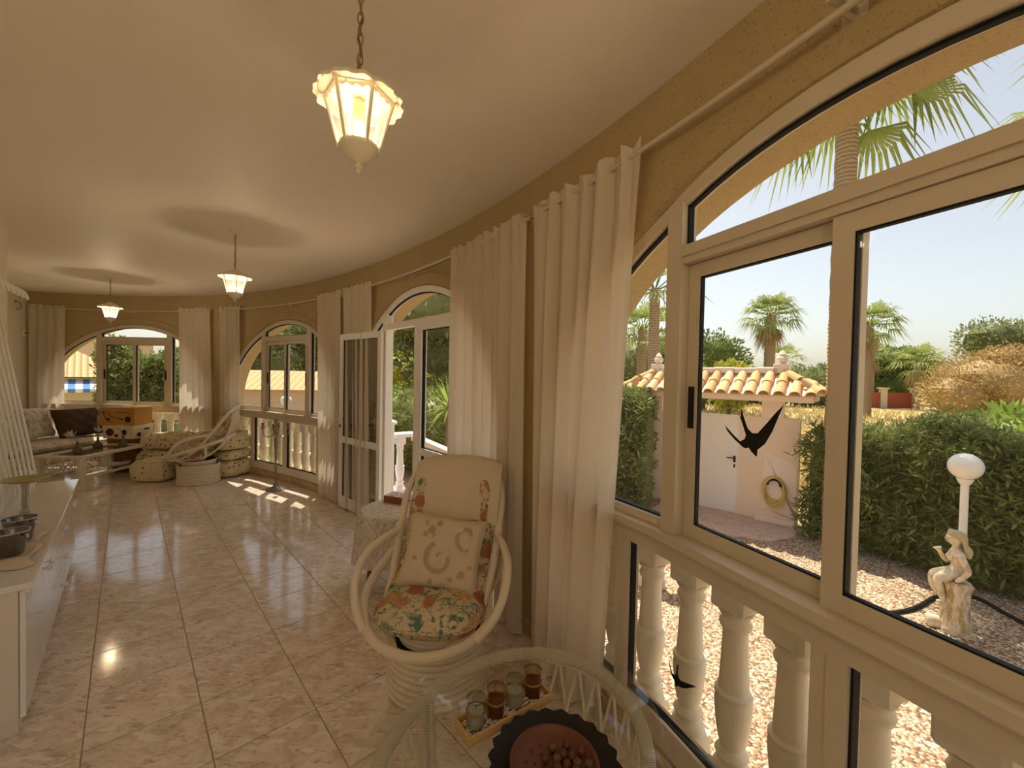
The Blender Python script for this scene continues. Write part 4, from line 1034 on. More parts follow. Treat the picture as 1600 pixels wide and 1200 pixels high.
# ------------------------------------------------------------------ far corner: low table, sofa, boxes, cushions
mat('white_wood', (.74, .67, .55), .45, .35)
ft = thing('low_table', 'low white wooden table with a glass inlay and lower shelf', 'table', (-5.83, 5.82, 0), .03)
TL, TW_, TH = 1.06, .60, .45
m = MB()
for lo, hi in (((-TW_ / 2, -TL / 2, TH - .03), (TW_ / 2, -TL / 2 + .09, TH)), ((-TW_ / 2, TL / 2 - .09, TH - .03), (TW_ / 2, TL / 2, TH)), ((-TW_ / 2, -TL / 2 + .09, TH - .03), (-TW_ / 2 + .09, TL / 2 - .09, TH)), ((TW_ / 2 - .09, -TL / 2 + .09, TH - .03), (TW_ / 2, TL / 2 - .09, TH))): m.box(lo, hi)
m.build('top_frame', 'white_wood', ft, smooth=False)
m = MB(); m.box((-TW_ / 2 + .085, -TL / 2 + .085, TH - .012), (TW_ / 2 - .085, TL / 2 - .085, TH - .004)); m.build('glass_inlay', 'table_glass', ft, smooth=False)
for sx in (-1, 1):
    for sy in (-1, 1):
        m = MB(); x, y = sx * (TW_ / 2 - .035), sy * (TL / 2 - .035); m.box((x - .032, y - .032, 0), (x + .032, y + .032, TH - .03), bev=.004); m.build('leg', 'white_wood', ft, smooth=False)
m = MB(); m.box((-TW_ / 2 + .07, -TL / 2 + .03, .16), (TW_ / 2 - .07, TL / 2 - .03, .18)); m.build('shelf', 'table_glass', ft, smooth=False)
m = MB()
for sx in (-1, 1): m.box((sx * (TW_ / 2 - .055) - .015, -TL / 2 + .06, .15), (sx * (TW_ / 2 - .055) + .015, TL / 2 - .06, .18))
for sx_, nm in ((0, 'shelf_rail'),): m.build(nm, 'white_wood', ft, smooth=False)
FTM = TR(-5.83, 5.82, 0) @ RZ(.03)
# three olive vases with flower ornaments
mat('olive_glaze', (.10, .095, .05), .3, .5); mat('petal', (.66, .62, .54), .6, .2)
for i, (px_, py_, tx, ty) in enumerate(((121, 711, -.3, -.2), (153, 702, .1, .1), (192, 699, .35, .2))):
    p = W(px_, py_, TH); lab = ('olive bulb vase with a white flower at the open end of the low table', 'olive bulb vase with a white flower on the middle of the low table', 'olive bulb vase with a white flower near the stacked boxes')[i]
    v = thing('flower_vase', lab, 'vase', p, i * 1.1, 'olive vases on the low table')
    m = MB(); m.lathe([(.0, 0), (.035, 0), (.05, .02), (.055, .05), (.045, .08), (.022, .105), (.013, .13), (.012, .165), (.017, .172), (.013, .172)], 20, caps=False); m.build('body', 'olive_glaze', v)
    m = MB(); m.tube(smoothpath([(0, 0, .14), (tx * .05, ty * .05, .2), (tx * .16, ty * .16, .24)], 4), .004, 5); m.build('stem', 'olive_glaze', v)
    for k in range(9):
        a = 2 * PI * k / 9; tilt = .5 if k % 2 else .9
        M = TR(tx * .16, ty * .16, .24) @ RX(-ty * .8) @ RY(tx * .9) @ RZ(a) @ RY(-tilt)
        q = MB(); q.add([M @ Vector(c) for c in ((0, 0, 0), (.045, .02, .006), (.10, 0, .02), (.045, -.02, .006), (.045, 0, -.004))], [(0, 1, 4), (1, 2, 4), (2, 3, 4), (3, 0, 4)]); q.build('petal', 'petal', v)
# things on the shelf
for (x, y, s, lab, nm) in ((.02, .05, .10, 'grey coil of ribbon lying on the lower shelf of the low table', 'ribbon_coil'),):
    o = thing(nm, lab, 'coil', FTM @ Vector((x, y, .18)))
    for j in range(4):
        m = MB(); m.tube([((.025 + j * .022) * math.cos(a), 0.01 * j, .092 + (.025 + j * .022) * math.sin(a)) for a in np.linspace(0, 2 * PI, 24, endpoint=False)], .006, 6, closed=True); m.build('turn', 'white_wood', o)
mz = thing('magazine', 'open magazine on the lower shelf of the low table', 'magazine', FTM @ Vector((.0, .30, .18)), .5)
m = MB(); m.box((-.14, -.11, 0), (0, .11, .012), M=RY(.10)); m.build('left_pages', 'paper', mz, smooth=False)
m = MB(); m.box((0, -.11, 0), (.14, .11, .012), M=RY(-.10)); m.build('right_pages', 'book_cover', mz, smooth=False)

# sofa with lattice front, facing the table
sf = thing('rattan_sofa', 'white rattan sofa with a lattice base and pale floral seat', 'sofa', (-6.42, 5.95, 0), 0)
SL, SD = 1.55, .72
def bar(par, a, b, r_, name, mt_='rattan', n=7):
    q = MB(); q.tube([a, b], r_, n); return q.build(name, mt_, par)
for y in (-SL / 2, SL / 2):
    for x in (0, -SD): bar(sf, (x, y, 0), (x, y, .40), .022, 'leg')
for z in (.06, .36):
    bar(sf, (0, -SL / 2, z), (0, SL / 2, z), .018, 'front_rail'); bar(sf, (-SD, -SL / 2, z), (-SD, SL / 2, z), .018, 'back_rail')
    for y in (-SL / 2, SL / 2): bar(sf, (0, y, z), (-SD, y, z), .016, 'side_rail')
for i in range(22):
    y0 = -SL / 2 + i * SL / 22
    for sg in (-1, 1):
        y1 = y0 + sg * .21
        if -SL / 2 - .001 <= y1 <= SL / 2 + .001: bar(sf, (0.002 * sg, y0, .06), (.002 * sg, y1, .36), .006, 'lattice_cane', 'rattan', 5)
m = MB(); m.box((-SD + .02, -SL / 2 + .02, .375), (-.01, SL / 2 - .02, .40)); m.build('seat_board', 'white_wood', sf, smooth=False)
for sg in (-1, 1):                           # curved arms with lattice
    y = sg * SL / 2; P = smoothpath([(0.0, y, .36), (.02, y, .52), (-.06, y, .64), (-.30, y, .68), (-SD, y, .80)], 6); q = MB(); q.tube(P, .022, 8); q.build('arm', 'rattan', sf)
    for k in range(6):
        x0 = -.06 - k * .11; bar(sf, (x0, y, .38), (x0 - .12, y, .66), .006, 'lattice_cane', 'rattan', 5); bar(sf, (x0 - .12, y + .003, .38), (x0, y + .003, .64), .006, 'lattice_cane', 'rattan', 5)
q = MB(); q.tube(smoothpath([(-SD, -SL / 2, .38), (-SD - .08, -SL / 2, .85), (-SD - .1, 0, .95), (-SD - .08, SL / 2, .85), (-SD, SL / 2, .38)], 8), .022, 8); q.build('back_hoop', 'rattan', sf)
q = MB(); pillow(q, SD - .04, SL - .06, .15, TR(-SD / 2, 0, .47), seed=9, pinch=.04); q.build('seat_cushion', 'floral_pale', sf, ang=80)
def loose_pillow(name, lab, cat, M, w, h, t, mt_, seed, group=None, zb=0):
    o = thing(name, lab, cat, M.to_translation(), 0, group); q = MB(); pillow(q, w, h, t, M.to_3x3().to_4x4(), seed=seed, wr=.008, pinch=.2); q.build('cover', mt_, o, ang=80); return o
loose_pillow('sofa_pillow', 'pale floral pillow propped on the white sofa', 'pillow', TR(-6.86, 5.95, .78) @ RZ(.25) @ RY(math.radians(70)), .46, .44, .16, 'floral_pale', 11)
loose_pillow('sofa_pillow', 'large dark brown pillow propped on the white sofa', 'pillow', TR(-6.66, 6.42, .76) @ RZ(-.15) @ RY(math.radians(66)), .46, .72, .20, 'brown_suede', 12)
loose_pillow('sofa_pillow', 'plain cream pillow at the arm of the white sofa', 'pillow', TR(-6.78, 5.42, .74) @ RZ(.2) @ RY(math.radians(68)), .40, .42, .15, 'cream_towel', 13)

# cardboard boxes
def _box(n, b):
    v = coords(n); setc(n, b, mixc(n, noise(n, v, 20, 2), (.52, .27, .07), (.60, .33, .10)))
mat('orange_card', (.55, .30, .09), .7, .2, build=_box); mat('brown_card', (.20, .09, .03), .7, .2); mat('white_card', (.74, .66, .52), .7, .2); mat('print_brown', (.07, .025, .015), .6, .2)
def carton(name, lab, x, y, z, rz_, dx, dy, dz, mt_):
    o = thing(name, lab, 'box', (x, y, z), rz_, 'printed cardboard boxes under the far window')
    q = MB(); q.box((-dx / 2, -dy / 2, 0), (dx / 2, dy / 2, dz - .004), bev=.003); q.build('body', mt_, o, smooth=False)
    q = MB(); q.box((-dx / 2 - .004, -dy / 2 - .004, dz - .05), (dx / 2 + .004, dy / 2 + .004, dz), bev=.003); q.build('lid', mt_, o, smooth=False)
    return o
def heart(s):
    return [(s * (.8 * math.sin(t) ** 3), s * (.65 * math.cos(t) - .25 * math.cos(2 * t) - .1 * math.cos(3 * t))) for t in np.linspace(0, 2 * PI, 18, endpoint=False)]
def disc(s): return [(s * math.cos(t), s * math.sin(t)) for t in np.linspace(0, 2 * PI, 14, endpoint=False)]
def prints(o, dx, dy, lst):
    for face, u, v, kind, s in lst:
        M = (TR(u, -dy / 2 - .005, v) @ RX(PI / 2)) if face == 'f' else (TR(dx / 2 + .005, u, v) @ RZ(PI / 2) @ RX(PI / 2))
        q = MB()
        if kind == 'heart': q.prism(heart(s), .0015, M @ TR(0, 0, 0))
        elif kind == 'disc': q.prism(disc(s), .0015, M)
        elif kind == 'word':
            for k in range(6): q.prism([(k * s * .5, 0), (k * s * .5 + s * .4, 0), (k * s * .5 + s * .4, s * (.6 + .3 * (k % 2))), (k * s * .5, s * (.6 + .3 * (k % 2)))], .0015, M)
        else:
            P = smoothpath([(a, b_, .001) for a, b_ in kind], 5); q.tube([M @ p for p in P], s, 5)
        q.build('printed_mark', 'print_brown', o, smooth=False)
bx, by = -6.18, 6.52
for_z = 0
carton('cardboard_box', 'plain brown cardboard box at the bottom of the stack', -5.98, 6.50, 0, .08, .42, .34, .52, 'brown_card')
b2 = carton('cardboard_box', 'cream printed box in the middle of the stack', -6.02, 6.50, .52, .0, .46, .36, .20, 'white_card')
prints(b2, .46, .36, [('f', -.12, .10, 'disc', .06), ('f', .10, .10, 'disc', .04), ('f', -.02, .05, 'heart', .04), ('r', .0, .12, 'word', .035), ('r', -.08, .06, 'disc', .035)])
b3 = carton('cardboard_box', 'orange box printed with hearts and vines on top of the stack', -6.06, 6.50, .72, .05, .52, .34, .28, 'orange_card')
prints(b3, .50, .34, [('f', .17, .10, 'disc', .045), ('f', .08, .10, 'heart', .025), ('f', -.12, .10, 'heart', .03), ('f', 0, 0, [(-.22, .21), (-.12, .20), (-.08, .14), (.0, .12), (.10, .10)], .004), ('f', 0, 0, [(-.2, .22), (-.15, .1), (-.08, .05)], .004), ('f', 0, 0, [(0, .2), (.1, .21), (.2, .18)], .003),
    ('r', .02, .17, 'heart', .035), ('r', .10, .19, 'disc', .018), ('r', .10, .11, 'heart', .024), ('r', -.08, .10, 'heart', .026), ('r', .10, .04, 'disc', .014), ('r', 0, 0, [(-.15, .05), (-.06, .10), (.0, .19), (-.02, .24)], .004), ('r', 0, 0, [(-.15, .2), (-.1, .22), (-.03, .21)], .003)])

# dotted cushions and poufs
def pouf(lab, x, y, z, rz_, w, d, h, seed, group='dotted floor cushions', mt_='dotted_fabric', flop=.02):
    r = random.Random(seed); ph = [r.uniform(0, 6.28) for _ in range(5)]
    o = thing('floor_cushion', lab, 'cushion', (x, y, z), rz_, group)
    def f(u, v):
        a = 2 * PI * u; t = v * PI - PI / 2; c, s = math.cos(a), math.sin(a); sq = (abs(c) ** 5 + abs(s) ** 5) ** (-1 / 5)
        cz = math.sin(t); rr = abs(math.cos(t)) ** .34
        bul = 1 + .05 * math.cos(t) + .03 * math.sin(3 * a + ph[0]) * math.cos(t) + .02 * math.sin(7 * a + 4 * t + ph[1])
        zz = h / 2 + h / 2 * math.copysign(abs(cz) ** .55, cz) + flop * (math.sin(2.2 * c * 2 + ph[2]) * math.cos(2.3 * s * 2 + ph[3]) * .6 * max(cz, 0) + .3 * math.sin(9 * a + ph[4]) * (1 - abs(cz)) * .4)
        return (w / 2 * sq * c * rr * bul, d / 2 * sq * s * rr * bul, max(zz, .001))
    q = MB(); q.grid(lambda u, v: f(u, v), 48, 20, cu=True); q.build('cover', mt_, o, ang=80)
    q = MB(); P = [];
    for i in range(48):
        p = f(i / 48, .78); P.append((p[0] * 1.012, p[1] * 1.012, p[2] + .004))
    q.tube(P, .006, 6, closed=True); q.build('piping', mt_, o)
    for a in (.125, .375, .625, .875):
        q = MB(); q.tube([tuple(np.array(f(a, .25 + .5 * i / 8)) * np.array([1.01, 1.01, 1])) for i in range(9)], .005, 5); q.build('seam', 'cream_towel', o)
    return o
pouf('dotted floor cushion beside the rattan chair base, in front of the boxes', -5.12, 5.98, 0, .1, .46, .44, .30, 21)
pouf('dotted cushion at the bottom of the stack by the candelabra window', -4.36, 6.36, 0, -.3, .56, .48, .25, 22)
pouf('thin dotted cushion in the middle of the stack by the candelabra window', -4.37, 6.37, .25, -.22, .54, .46, .15, 23)
pouf('dotted cushion slumped on top of the stack by the candelabra window', -4.36, 6.36, .40, -.42, .52, .46, .27, 24, flop=.04)
pouf('thick dotted cushion at the bottom of the sunlit pile by the boxes', -5.42, 6.52, 0, .05, .60, .50, .36, 25)
pouf('crumpled dotted cushion on top of the sunlit pile by the boxes', -5.40, 6.53, .36, .2, .60, .48, .24, 26, flop=.05)
pouf('dotted cushion behind the empty rattan chair', -4.93, 6.55, 0, 0, .40, .42, .30, 27)
pouf('dotted cushion leaning behind the rattan chair on another cushion', -4.93, 6.53, .30, .1, .42, .40, .30, 28, flop=.04)
# the far rattan chair, turned side-on
rattan_chair('white rattan swivel chair seen from the side, facing the low table', (-4.46, 5.90, 0), math.radians(-68), True)

# ------------------------------------------------------------------ candelabra
cp = W(430.5, 765, 0)
ca = thing('candelabra', 'tall grey metal candelabra with curved arms standing on the floor', 'candelabra', cp, .35)
mat('pewter', (.30, .27, .23), .35, .5, .9)
m = MB(); m.lathe([(.0, 0), (.115, 0), (.118, .012), (.105, .022), (.06, .032), (.03, .055), (.02, .09)], 26, caps=False); m.build('foot', 'pewter', ca)
m = MB(); m.lathe([(.018, .08), (.015, .12), (.014, .40), (.018, .55), (.026, .68), (.028, .73), (.016, .76), (.02, .78), (.03, .80), (.012, .83), (.011, .88), (.018, .90), (.03, .915), (.022, .925), (.024, .955), (.02, .965), (.018, .945), (0, .945)], 18, caps=False); m.build('stem', 'pewter', ca)
for i in range(4):
    a = i * PI / 2; M = RZ(a)
    P = smoothpath([(.015, 0, .78), (.06, 0, .73), (.11, 0, .72), (.15, 0, .76), (.155, 0, .83)], 6); q = MB(); q.tube([M @ p for p in P], .007, 7); arm = q.build('arm', 'pewter', ca)
    q = MB(); q.lathe([(.005, .825), (.03, .838), (.032, .842), (.014, .848), (.017, .86), (.02, .90), (.024, .908), (.02, .905), (.0, .87)], 14, caps=False, M=M @ TR(.155, 0, 0)); q.build('cup', 'pewter', arm)
# swallow stickers on the glass
mat('sticker', (.012, .014, .010), .5, .2); mat('sticker_pale', (.75, .72, .62), .5, .2)
SW = [(-.5, .12), (-.44, .02), (-.30, -.10), (-.12, -.22), (-.05, -.235), (.0, -.21), (.05, -.27), (.13, -.33), (.16, -.34), (.17, -.22), (.30, -.10), (.42, .12), (.52, .38), (.60, .58), (.47, .44), (.32, .25), (.16, .06), (.06, .05), (-.03, .12), (-.10, .28), (-.17, .46), (-.17, .30), (-.21, .36), (-.13, .18), (-.06, -.0), (-.08, -.07), (-.17, -.13), (-.30, -.04)]
SW2 = [(-.42, -.02), (-.1, .14), (.25, .20), (.52, .16), (.30, .09), (.08, .03), (-.02, -.12), (-.12, -.45), (-.11, -.1), (-.22, -.02), (-.36, -.10), (-.30, -.02)]
def sticker(k, s, o, z, size, rot, lab, outline=SW, mt_='sticker', mirror=1):
    w = wins[k]; p = np.array(w.at(s, o, z)); t = wt(w.c); n = wn(w.c)
    M = Matrix(((t[0], 0, -n[0], 0), (t[1], 0, -n[1], 0), (0, 1, 0, 0), (0, 0, 0, 1)))
    ob = thing('swallow_sticker', lab, 'sticker', p); q = MB()
    V = [M @ (RZ(rot) @ Vector((x * size * mirror, y * size, 0))) for x, y in outline]; c = len(V)
    # triangulate by ear clipping through bmesh
    q.add(V, [tuple(range(c))]); q.add([v + Vector((-n[0] * .0006, -n[1] * .0006, 0)) for v in V], [tuple(range(c))]); oo = q.build('cut_out', mt_, ob, smooth=False)
    return ob
sticker(4, -.285, .043, 1.425, .19, 0, 'black swallow sticker on the sliding pane in front of the garden door')
sticker(4, -.555, .029, .43, .12, -.5, 'small dark swallow sticker on the lower pane by the glass table', SW)
sticker(1, -.34, .043, 1.47, .16, .2, 'white swallow sticker on the far window pane nearer the boxes', SW2, 'sticker_pale')
sticker(1, .27, .013, 1.47, .15, .1, 'dark swallow sticker on the far window pane nearer the rattan chair', SW2, 'sticker')
ls = thing('swallow_sticker', 'narrow dark swallow sticker on the lower pane of the open door leaf', 'sticker', Vector(hin) + RZ(LA) @ Vector((LW * .55, .0046, .46)), LA)
q = MB(); V = [RX(PI / 2) @ (RZ(1.1) @ Vector((x * .17, y * .17, 0))) for x, y in SW2]; q.add(V, [tuple(range(len(V)))]); q.add([v + Vector((0, .0006, 0)) for v in V], [tuple(range(len(V)))]); q.build('cut_out', 'sticker', ls, smooth=False)
# ------------------------------------------------------------------ garden: ground
G = GROUND
def leafmat(name, c0, c1, trans=.35, rough=.5):
    mt = bpy.data.materials.new(name); mt.use_nodes = True; n = mt.node_tree; n.nodes.clear()
    gi = N(n, 'ShaderNodeNewGeometry'); col = ramp(n, gi.outputs['Random Per Island'], [(0, c0), (1, c1)])
    d = N(n, 'ShaderNodeBsdfPrincipled'); d.inputs['Roughness'].default_value = rough; d.inputs['Specular IOR Level'].default_value = .25
    t = N(n, 'ShaderNodeBsdfTranslucent'); x = N(n, 'ShaderNodeMixShader'); x.inputs[0].default_value = trans; o = N(n, 'ShaderNodeOutputMaterial')
    n.links.new(col, d.inputs['Base Color']); n.links.new(col, t.inputs[0]); n.links.new(d.outputs[0], x.inputs[1]); n.links.new(t.outputs[0], x.inputs[2]); n.links.new(x.outputs[0], o.inputs[0]); MATS[name] = mt
leafmat('oleander_leaf', (.13, .17, .05), (.38, .42, .15), .35, .35)
leafmat('olive_leaf', (.16, .19, .07), (.30, .33, .14))
leafmat('pine_leaf', (.08, .13, .03), (.20, .26, .06))
leafmat('bright_leaf', (.22, .36, .05), (.42, .52, .12))
leafmat('orange_leaf', (.38, .26, .09), (.58, .42, .20))
leafmat('gold_leaf', (.36, .36, .05), (.55, .52, .10))
leafmat('palm_leaf', (.16, .22, .05), (.34, .40, .12))
leafmat('dry_palm', (.34, .22, .10), (.46, .32, .16))
leafmat('pink_flower', (.74, .25, .25), (.85, .45, .42), .3)
leafmat('straw_leaf', (.55, .42, .18), (.68, .55, .28))
def _gravel(n, b):
    v = coords(n); vo = N(n, 'ShaderNodeTexVoronoi'); vo.inputs['Scale'].default_value = 42; n.links.new(v, vo.inputs['Vector'])
    sp = N(n, 'ShaderNodeSeparateColor'); n.links.new(vo.outputs['Color'], sp.inputs[0])
    c = ramp(n, sp.outputs[0], [(0, (.30, .16, .10)), (.35, (.50, .34, .22)), (.65, (.66, .52, .36)), (1, (.80, .70, .54))])
    c = mixc(n, ramp(n, vo.outputs['Distance'], [(.45, (0, 0, 0)), (.75, (1, 1, 1))]), c, (.20, .11, .06)); setc(n, b, c)
    inv = N(n, 'ShaderNodeMath', operation='SUBTRACT'); inv.inputs[0].default_value = 1; n.links.new(vo.outputs['Distance'], inv.inputs[1]); bump(n, b, inv.outputs[0], .9, .02)
mat('gravel', (.55, .42, .28), .9, .15, build=_gravel)
def _field(n, b):
    v = coords(n); setc(n, b, ramp(n, noise(n, v, .5, 6, .7), [(.35, (.34, .30, .12)), (.5, (.52, .42, .20)), (.65, (.62, .50, .28))])); bump(n, b, noise(n, v, 8, 4), .6, .1)
mat('dry_field', (.5, .42, .22), .95, .05, build=_field)
def _pave(n, b):
    v = coords(n); wv = N(n, 'ShaderNodeTexVoronoi', feature='DISTANCE_TO_EDGE'); wv.inputs['Scale'].default_value = 4.5; n.links.new(v, wv.inputs['Vector'])
    c = mixc(n, noise(n, v, 5, 4), (.62, .42, .34), (.74, .55, .44)); setc(n, b, mixc(n, ramp(n, wv.outputs['Distance'], [(.012, (1, 1, 1)), (.03, (0, 0, 0))]), c, (.46, .30, .22)))
mat('stamped_paving', (.7, .5, .4), .7, .25, build=_pave)
m = MB(); m.box((-500, -60, G - .4), (500, 700, G - .03)); tag(m.build('field', 'dry_field', smooth=False), 'dry straw coloured field beyond the garden', None, None, 'structure')
m = MB(); gp = [(-14, 5.0), (-14, 16), (-2, 13.0), (2.5, 10.6), (6.5, 7.0), (9.0, 2.6), (9, -6), (1, -6), (1, 1)]
m.prism(gp, .03, TR(0, 0, G - .03)); tag(m.build('gravel_yard', 'gravel', smooth=False), 'pinkish brown gravel covering the garden', None, None, 'structure')
m = MB(); pv = [W(q[0], q[1], G)[:2] for q in ((1060, 772), (1090, 775), (1160, 790), (1222, 806), (1250, 840), (1200, 848), (1130, 835), (1075, 845), (1040, 880), (1015, 850), (1010, 800))]
m.prism([tuple(p) for p in pv], .02, TR(0, 0, G)); tag(m.build('garden_path', 'stamped_paving', smooth=False), 'pinkish stamped paving in front of the garden gate', None, None, 'structure')
m = MB()                                          # loose pebbles on the near gravel
PB = []; FB = []; gr = np.random.default_rng(3)
NP = 6000; ang = gr.random(NP); px_ = 1.35 + 3.2 * gr.random(NP); py_ = .2 + 5.0 * gr.random(NP); rs = .008 + .012 * gr.random(NP)
okp = np.array([((np.array([a, b]) - wp(WS[np.hypot(WC[:, 0] - a, WC[:, 1] - b).argmin()])) @ wn(WS[np.hypot(WC[:, 0] - a, WC[:, 1] - b).argmin()])) > .33 for a, b in zip(px_, py_)])
px_, py_, rs = px_[okp], py_[okp], rs[okp]; nn_ = len(px_)
oc = np.array([(1, 0, 0), (0, 1, 0), (-1, 0, 0), (0, -1, 0), (0, 0, .8), (0, 0, -.3)]); of = np.array([(0, 1, 4), (1, 2, 4), (2, 3, 4), (3, 0, 4)])
V = (oc[None] * rs[:, None, None] * (0.7 + .6 * gr.random((nn_, 6, 1)))) + np.c_[px_, py_, np.full(nn_, G)][:, None, :]; F = of[None] + 6 * np.arange(nn_)[:, None, None]
leafmat('pebble_stone', (.40, .24, .15), (.78, .66, .48), 0, .85)
pb = npmesh('loose_pebbles', V, F.reshape(-1, 3), 'pebble_stone'); tag(pb, 'loose brown and cream pebbles strewn over the gravel', 'pebbles', None, 'stuff')

# ------------------------------------------------------------------ plants
def rand_dirs(g, n):
    v = g.normal(size=(n, 3)); return v / np.linalg.norm(v, axis=1)[:, None]
def leaf_quads(g, pos, dirs, length, width, droop=0.0):
    n = len(pos); L = length * (0.7 + .6 * g.random(n))[:, None]; d = dirs / np.linalg.norm(dirs, axis=1)[:, None]
    s = np.cross(d, g.normal(size=(n, 3))); s /= np.linalg.norm(s, axis=1)[:, None] + 1e-9
    w = (width / length) * L
    mid = pos + d * L * .5; tip = pos + d * L; tip[:, 2] -= droop * L[:, 0]
    V = np.stack([pos, mid + s * w * .5, tip, mid - s * w * .5], 1); F = np.arange(4 * n).reshape(n, 4); return V, F
def blob_pts(g, blobs, n):
    vol = np.array([b[3] * b[4] + b[4] * b[5] + b[3] * b[5] for b in blobs]); k = g.choice(len(blobs), n, p=vol / vol.sum())
    B = np.array(blobs)[k]; d = rand_dirs(g, n); rr = (.72 + .33 * g.random(n))[:, None]; lump = 1 + .10 * np.sin(d[:, :1] * 9 + k[:, None]) * np.cos(d[:, 2:3] * 8 + 2 * k[:, None])
    return B[:, :3] + d * B[:, 3:6] * rr * lump, d
def crown(g, name, blobs, n, length, width, material, parent, up=.3, core=.72):
    P, d = blob_pts(g, blobs, n); dirs = d + g.normal(size=d.shape) * .55 + np.array([0, 0, up]); V, F = leaf_quads(g, P, dirs, length, width)
    f = npmesh(name, V, F, material, parent); tag(f, None, None, None, 'stuff')
    m = MB()
    for b in blobs: m.ell(b[:3], tuple(x * core for x in b[3:6]), 12, 8, fn=lambda q: 1 + .1 * math.sin(7 * q.x + 5 * q.z))
    tag(m.build('inner_foliage', material, parent), None, None, None, 'stuff')
mat('bark', (.22, .15, .09), .9, .1)
def tree(name, lab, x, y, h, blobs, n, length, width, material, group='trees beyond the garden', seed=1, trunk=.15, base=None):
    g = np.random.default_rng(seed); z0 = G - .03 if base is None else base
    t = thing(name, lab, 'tree', (x, y, z0), 0, group)
    crown(g, 'foliage', blobs, n, length, width, material, t)
    m = MB(); m.tube([(0, 0, 0), (.05, .03, h * .3), (-.03, 0, h * .6)], [trunk, trunk * .8, trunk * .5], 8); m.build('trunk', 'bark', t); return t
def shoots(g, P, d, per, length, width, spread=.8):      # whorls of lance leaves at shoot tips
    n = len(P); P2 = np.repeat(P, per, 0) + g.normal(size=(n * per, 3)) * .02; D = np.repeat(d, per, 0) + g.normal(size=(n * per, 3)) * spread; return leaf_quads(g, P2, D, length, width, .08)
def hedge(lab, pts, depth, z0, z1, n, seed, material='oleander_leaf', per=8, length=.15, width=.028, name='oleander_hedge', flowers=0):
    g = np.random.default_rng(seed); P0 = np.array(pts, float); seg = np.hypot(*np.diff(P0, axis=0).T); cum = np.r_[0, np.cumsum(seg)]; Lh = cum[-1]
    c = P0.mean(0); t = thing(name, lab, 'hedge', (c[0], c[1], z0), 0)
    s = g.random(n) * Lh; X = np.interp(s, cum, P0[:, 0]); Y = np.interp(s, cum, P0[:, 1]); k = np.clip(np.searchsorted(cum, s) - 1, 0, len(seg) - 1)
    tx, ty = (np.diff(P0, axis=0).T / seg)[:, k]; nx, ny = -ty, tx
    H = (z1 - z0) * (1 + .07 * np.sin(s * 2.3 + seed) + .05 * np.sin(s * 5.1))
    q = g.random(n); top = q < .34; front = (q >= .34) & (q < .85)
    o = np.where(top, (g.random(n) - .5) * depth, np.where(front, -depth / 2, depth / 2)) ; zz = np.where(top, H, H * g.random(n) ** .85)
    bul = .09 * np.sin(s * 4 + zz * 5) + .10 * g.normal(size=n); o = o + np.where(top, 0, np.sign(o) * bul); zz = zz + np.where(top, .10 * g.normal(size=n), 0)
    pos = np.c_[X + nx * o - c[0], Y + ny * o - c[1], np.clip(zz, .03, None)]
    d = np.c_[nx * np.sign(o), ny * np.sign(o), np.zeros(n)] * np.where(top, .15, .75)[:, None] + np.array([0, 0, 1.]) * np.where(top, 1., .45)[:, None]
    V, F = shoots(g, pos, d, per, length, width); f = npmesh('foliage', V, F, material, t); tag(f, None, None, None, 'stuff')
    m = MB()
    for i in range(len(P0) - 1):
        a, b = P0[i], P0[i + 1]; tt = (b - a) / seg[i]; nv = np.array([-tt[1], tt[0]]) * depth * .36; e = tt * .0
        q_ = [a - nv - e, b - nv + e, b + nv + e, a + nv - e]; m.add([(p[0] - c[0], p[1] - c[1], zq) for zq in (0, (z1 - z0) * .88) for p in q_], [(0, 1, 2, 3), (4, 5, 6, 7), (0, 1, 5, 4), (1, 2, 6, 5), (2, 3, 7, 6), (3, 0, 4, 7)])
    m.build('inner_foliage', material, t, smooth=False)
    if flowers:
        ii = g.choice(n, flowers); V, F = shoots(g, pos[ii] + d[ii] * .08, d[ii], 9, .05, .04, 1.0); fl = npmesh('blossom', V, F, 'pink_flower', t); tag(fl, None, None, None, 'stuff')
    return t
hedge('tall dense oleander hedge behind the statue and globe lamp', [(5.35, 7.1), (5.85, 6.2), (6.45, 5.1), (7.2, 3.6), (8.2, 1.6)], 1.0, G, .80, 5200, 4)
hedge('rounded oleander bush beside the garden gate', [(2.05, 8.55), (2.75, 8.15)], .9, G, 1.1, 1500, 5, name='oleander_bush')
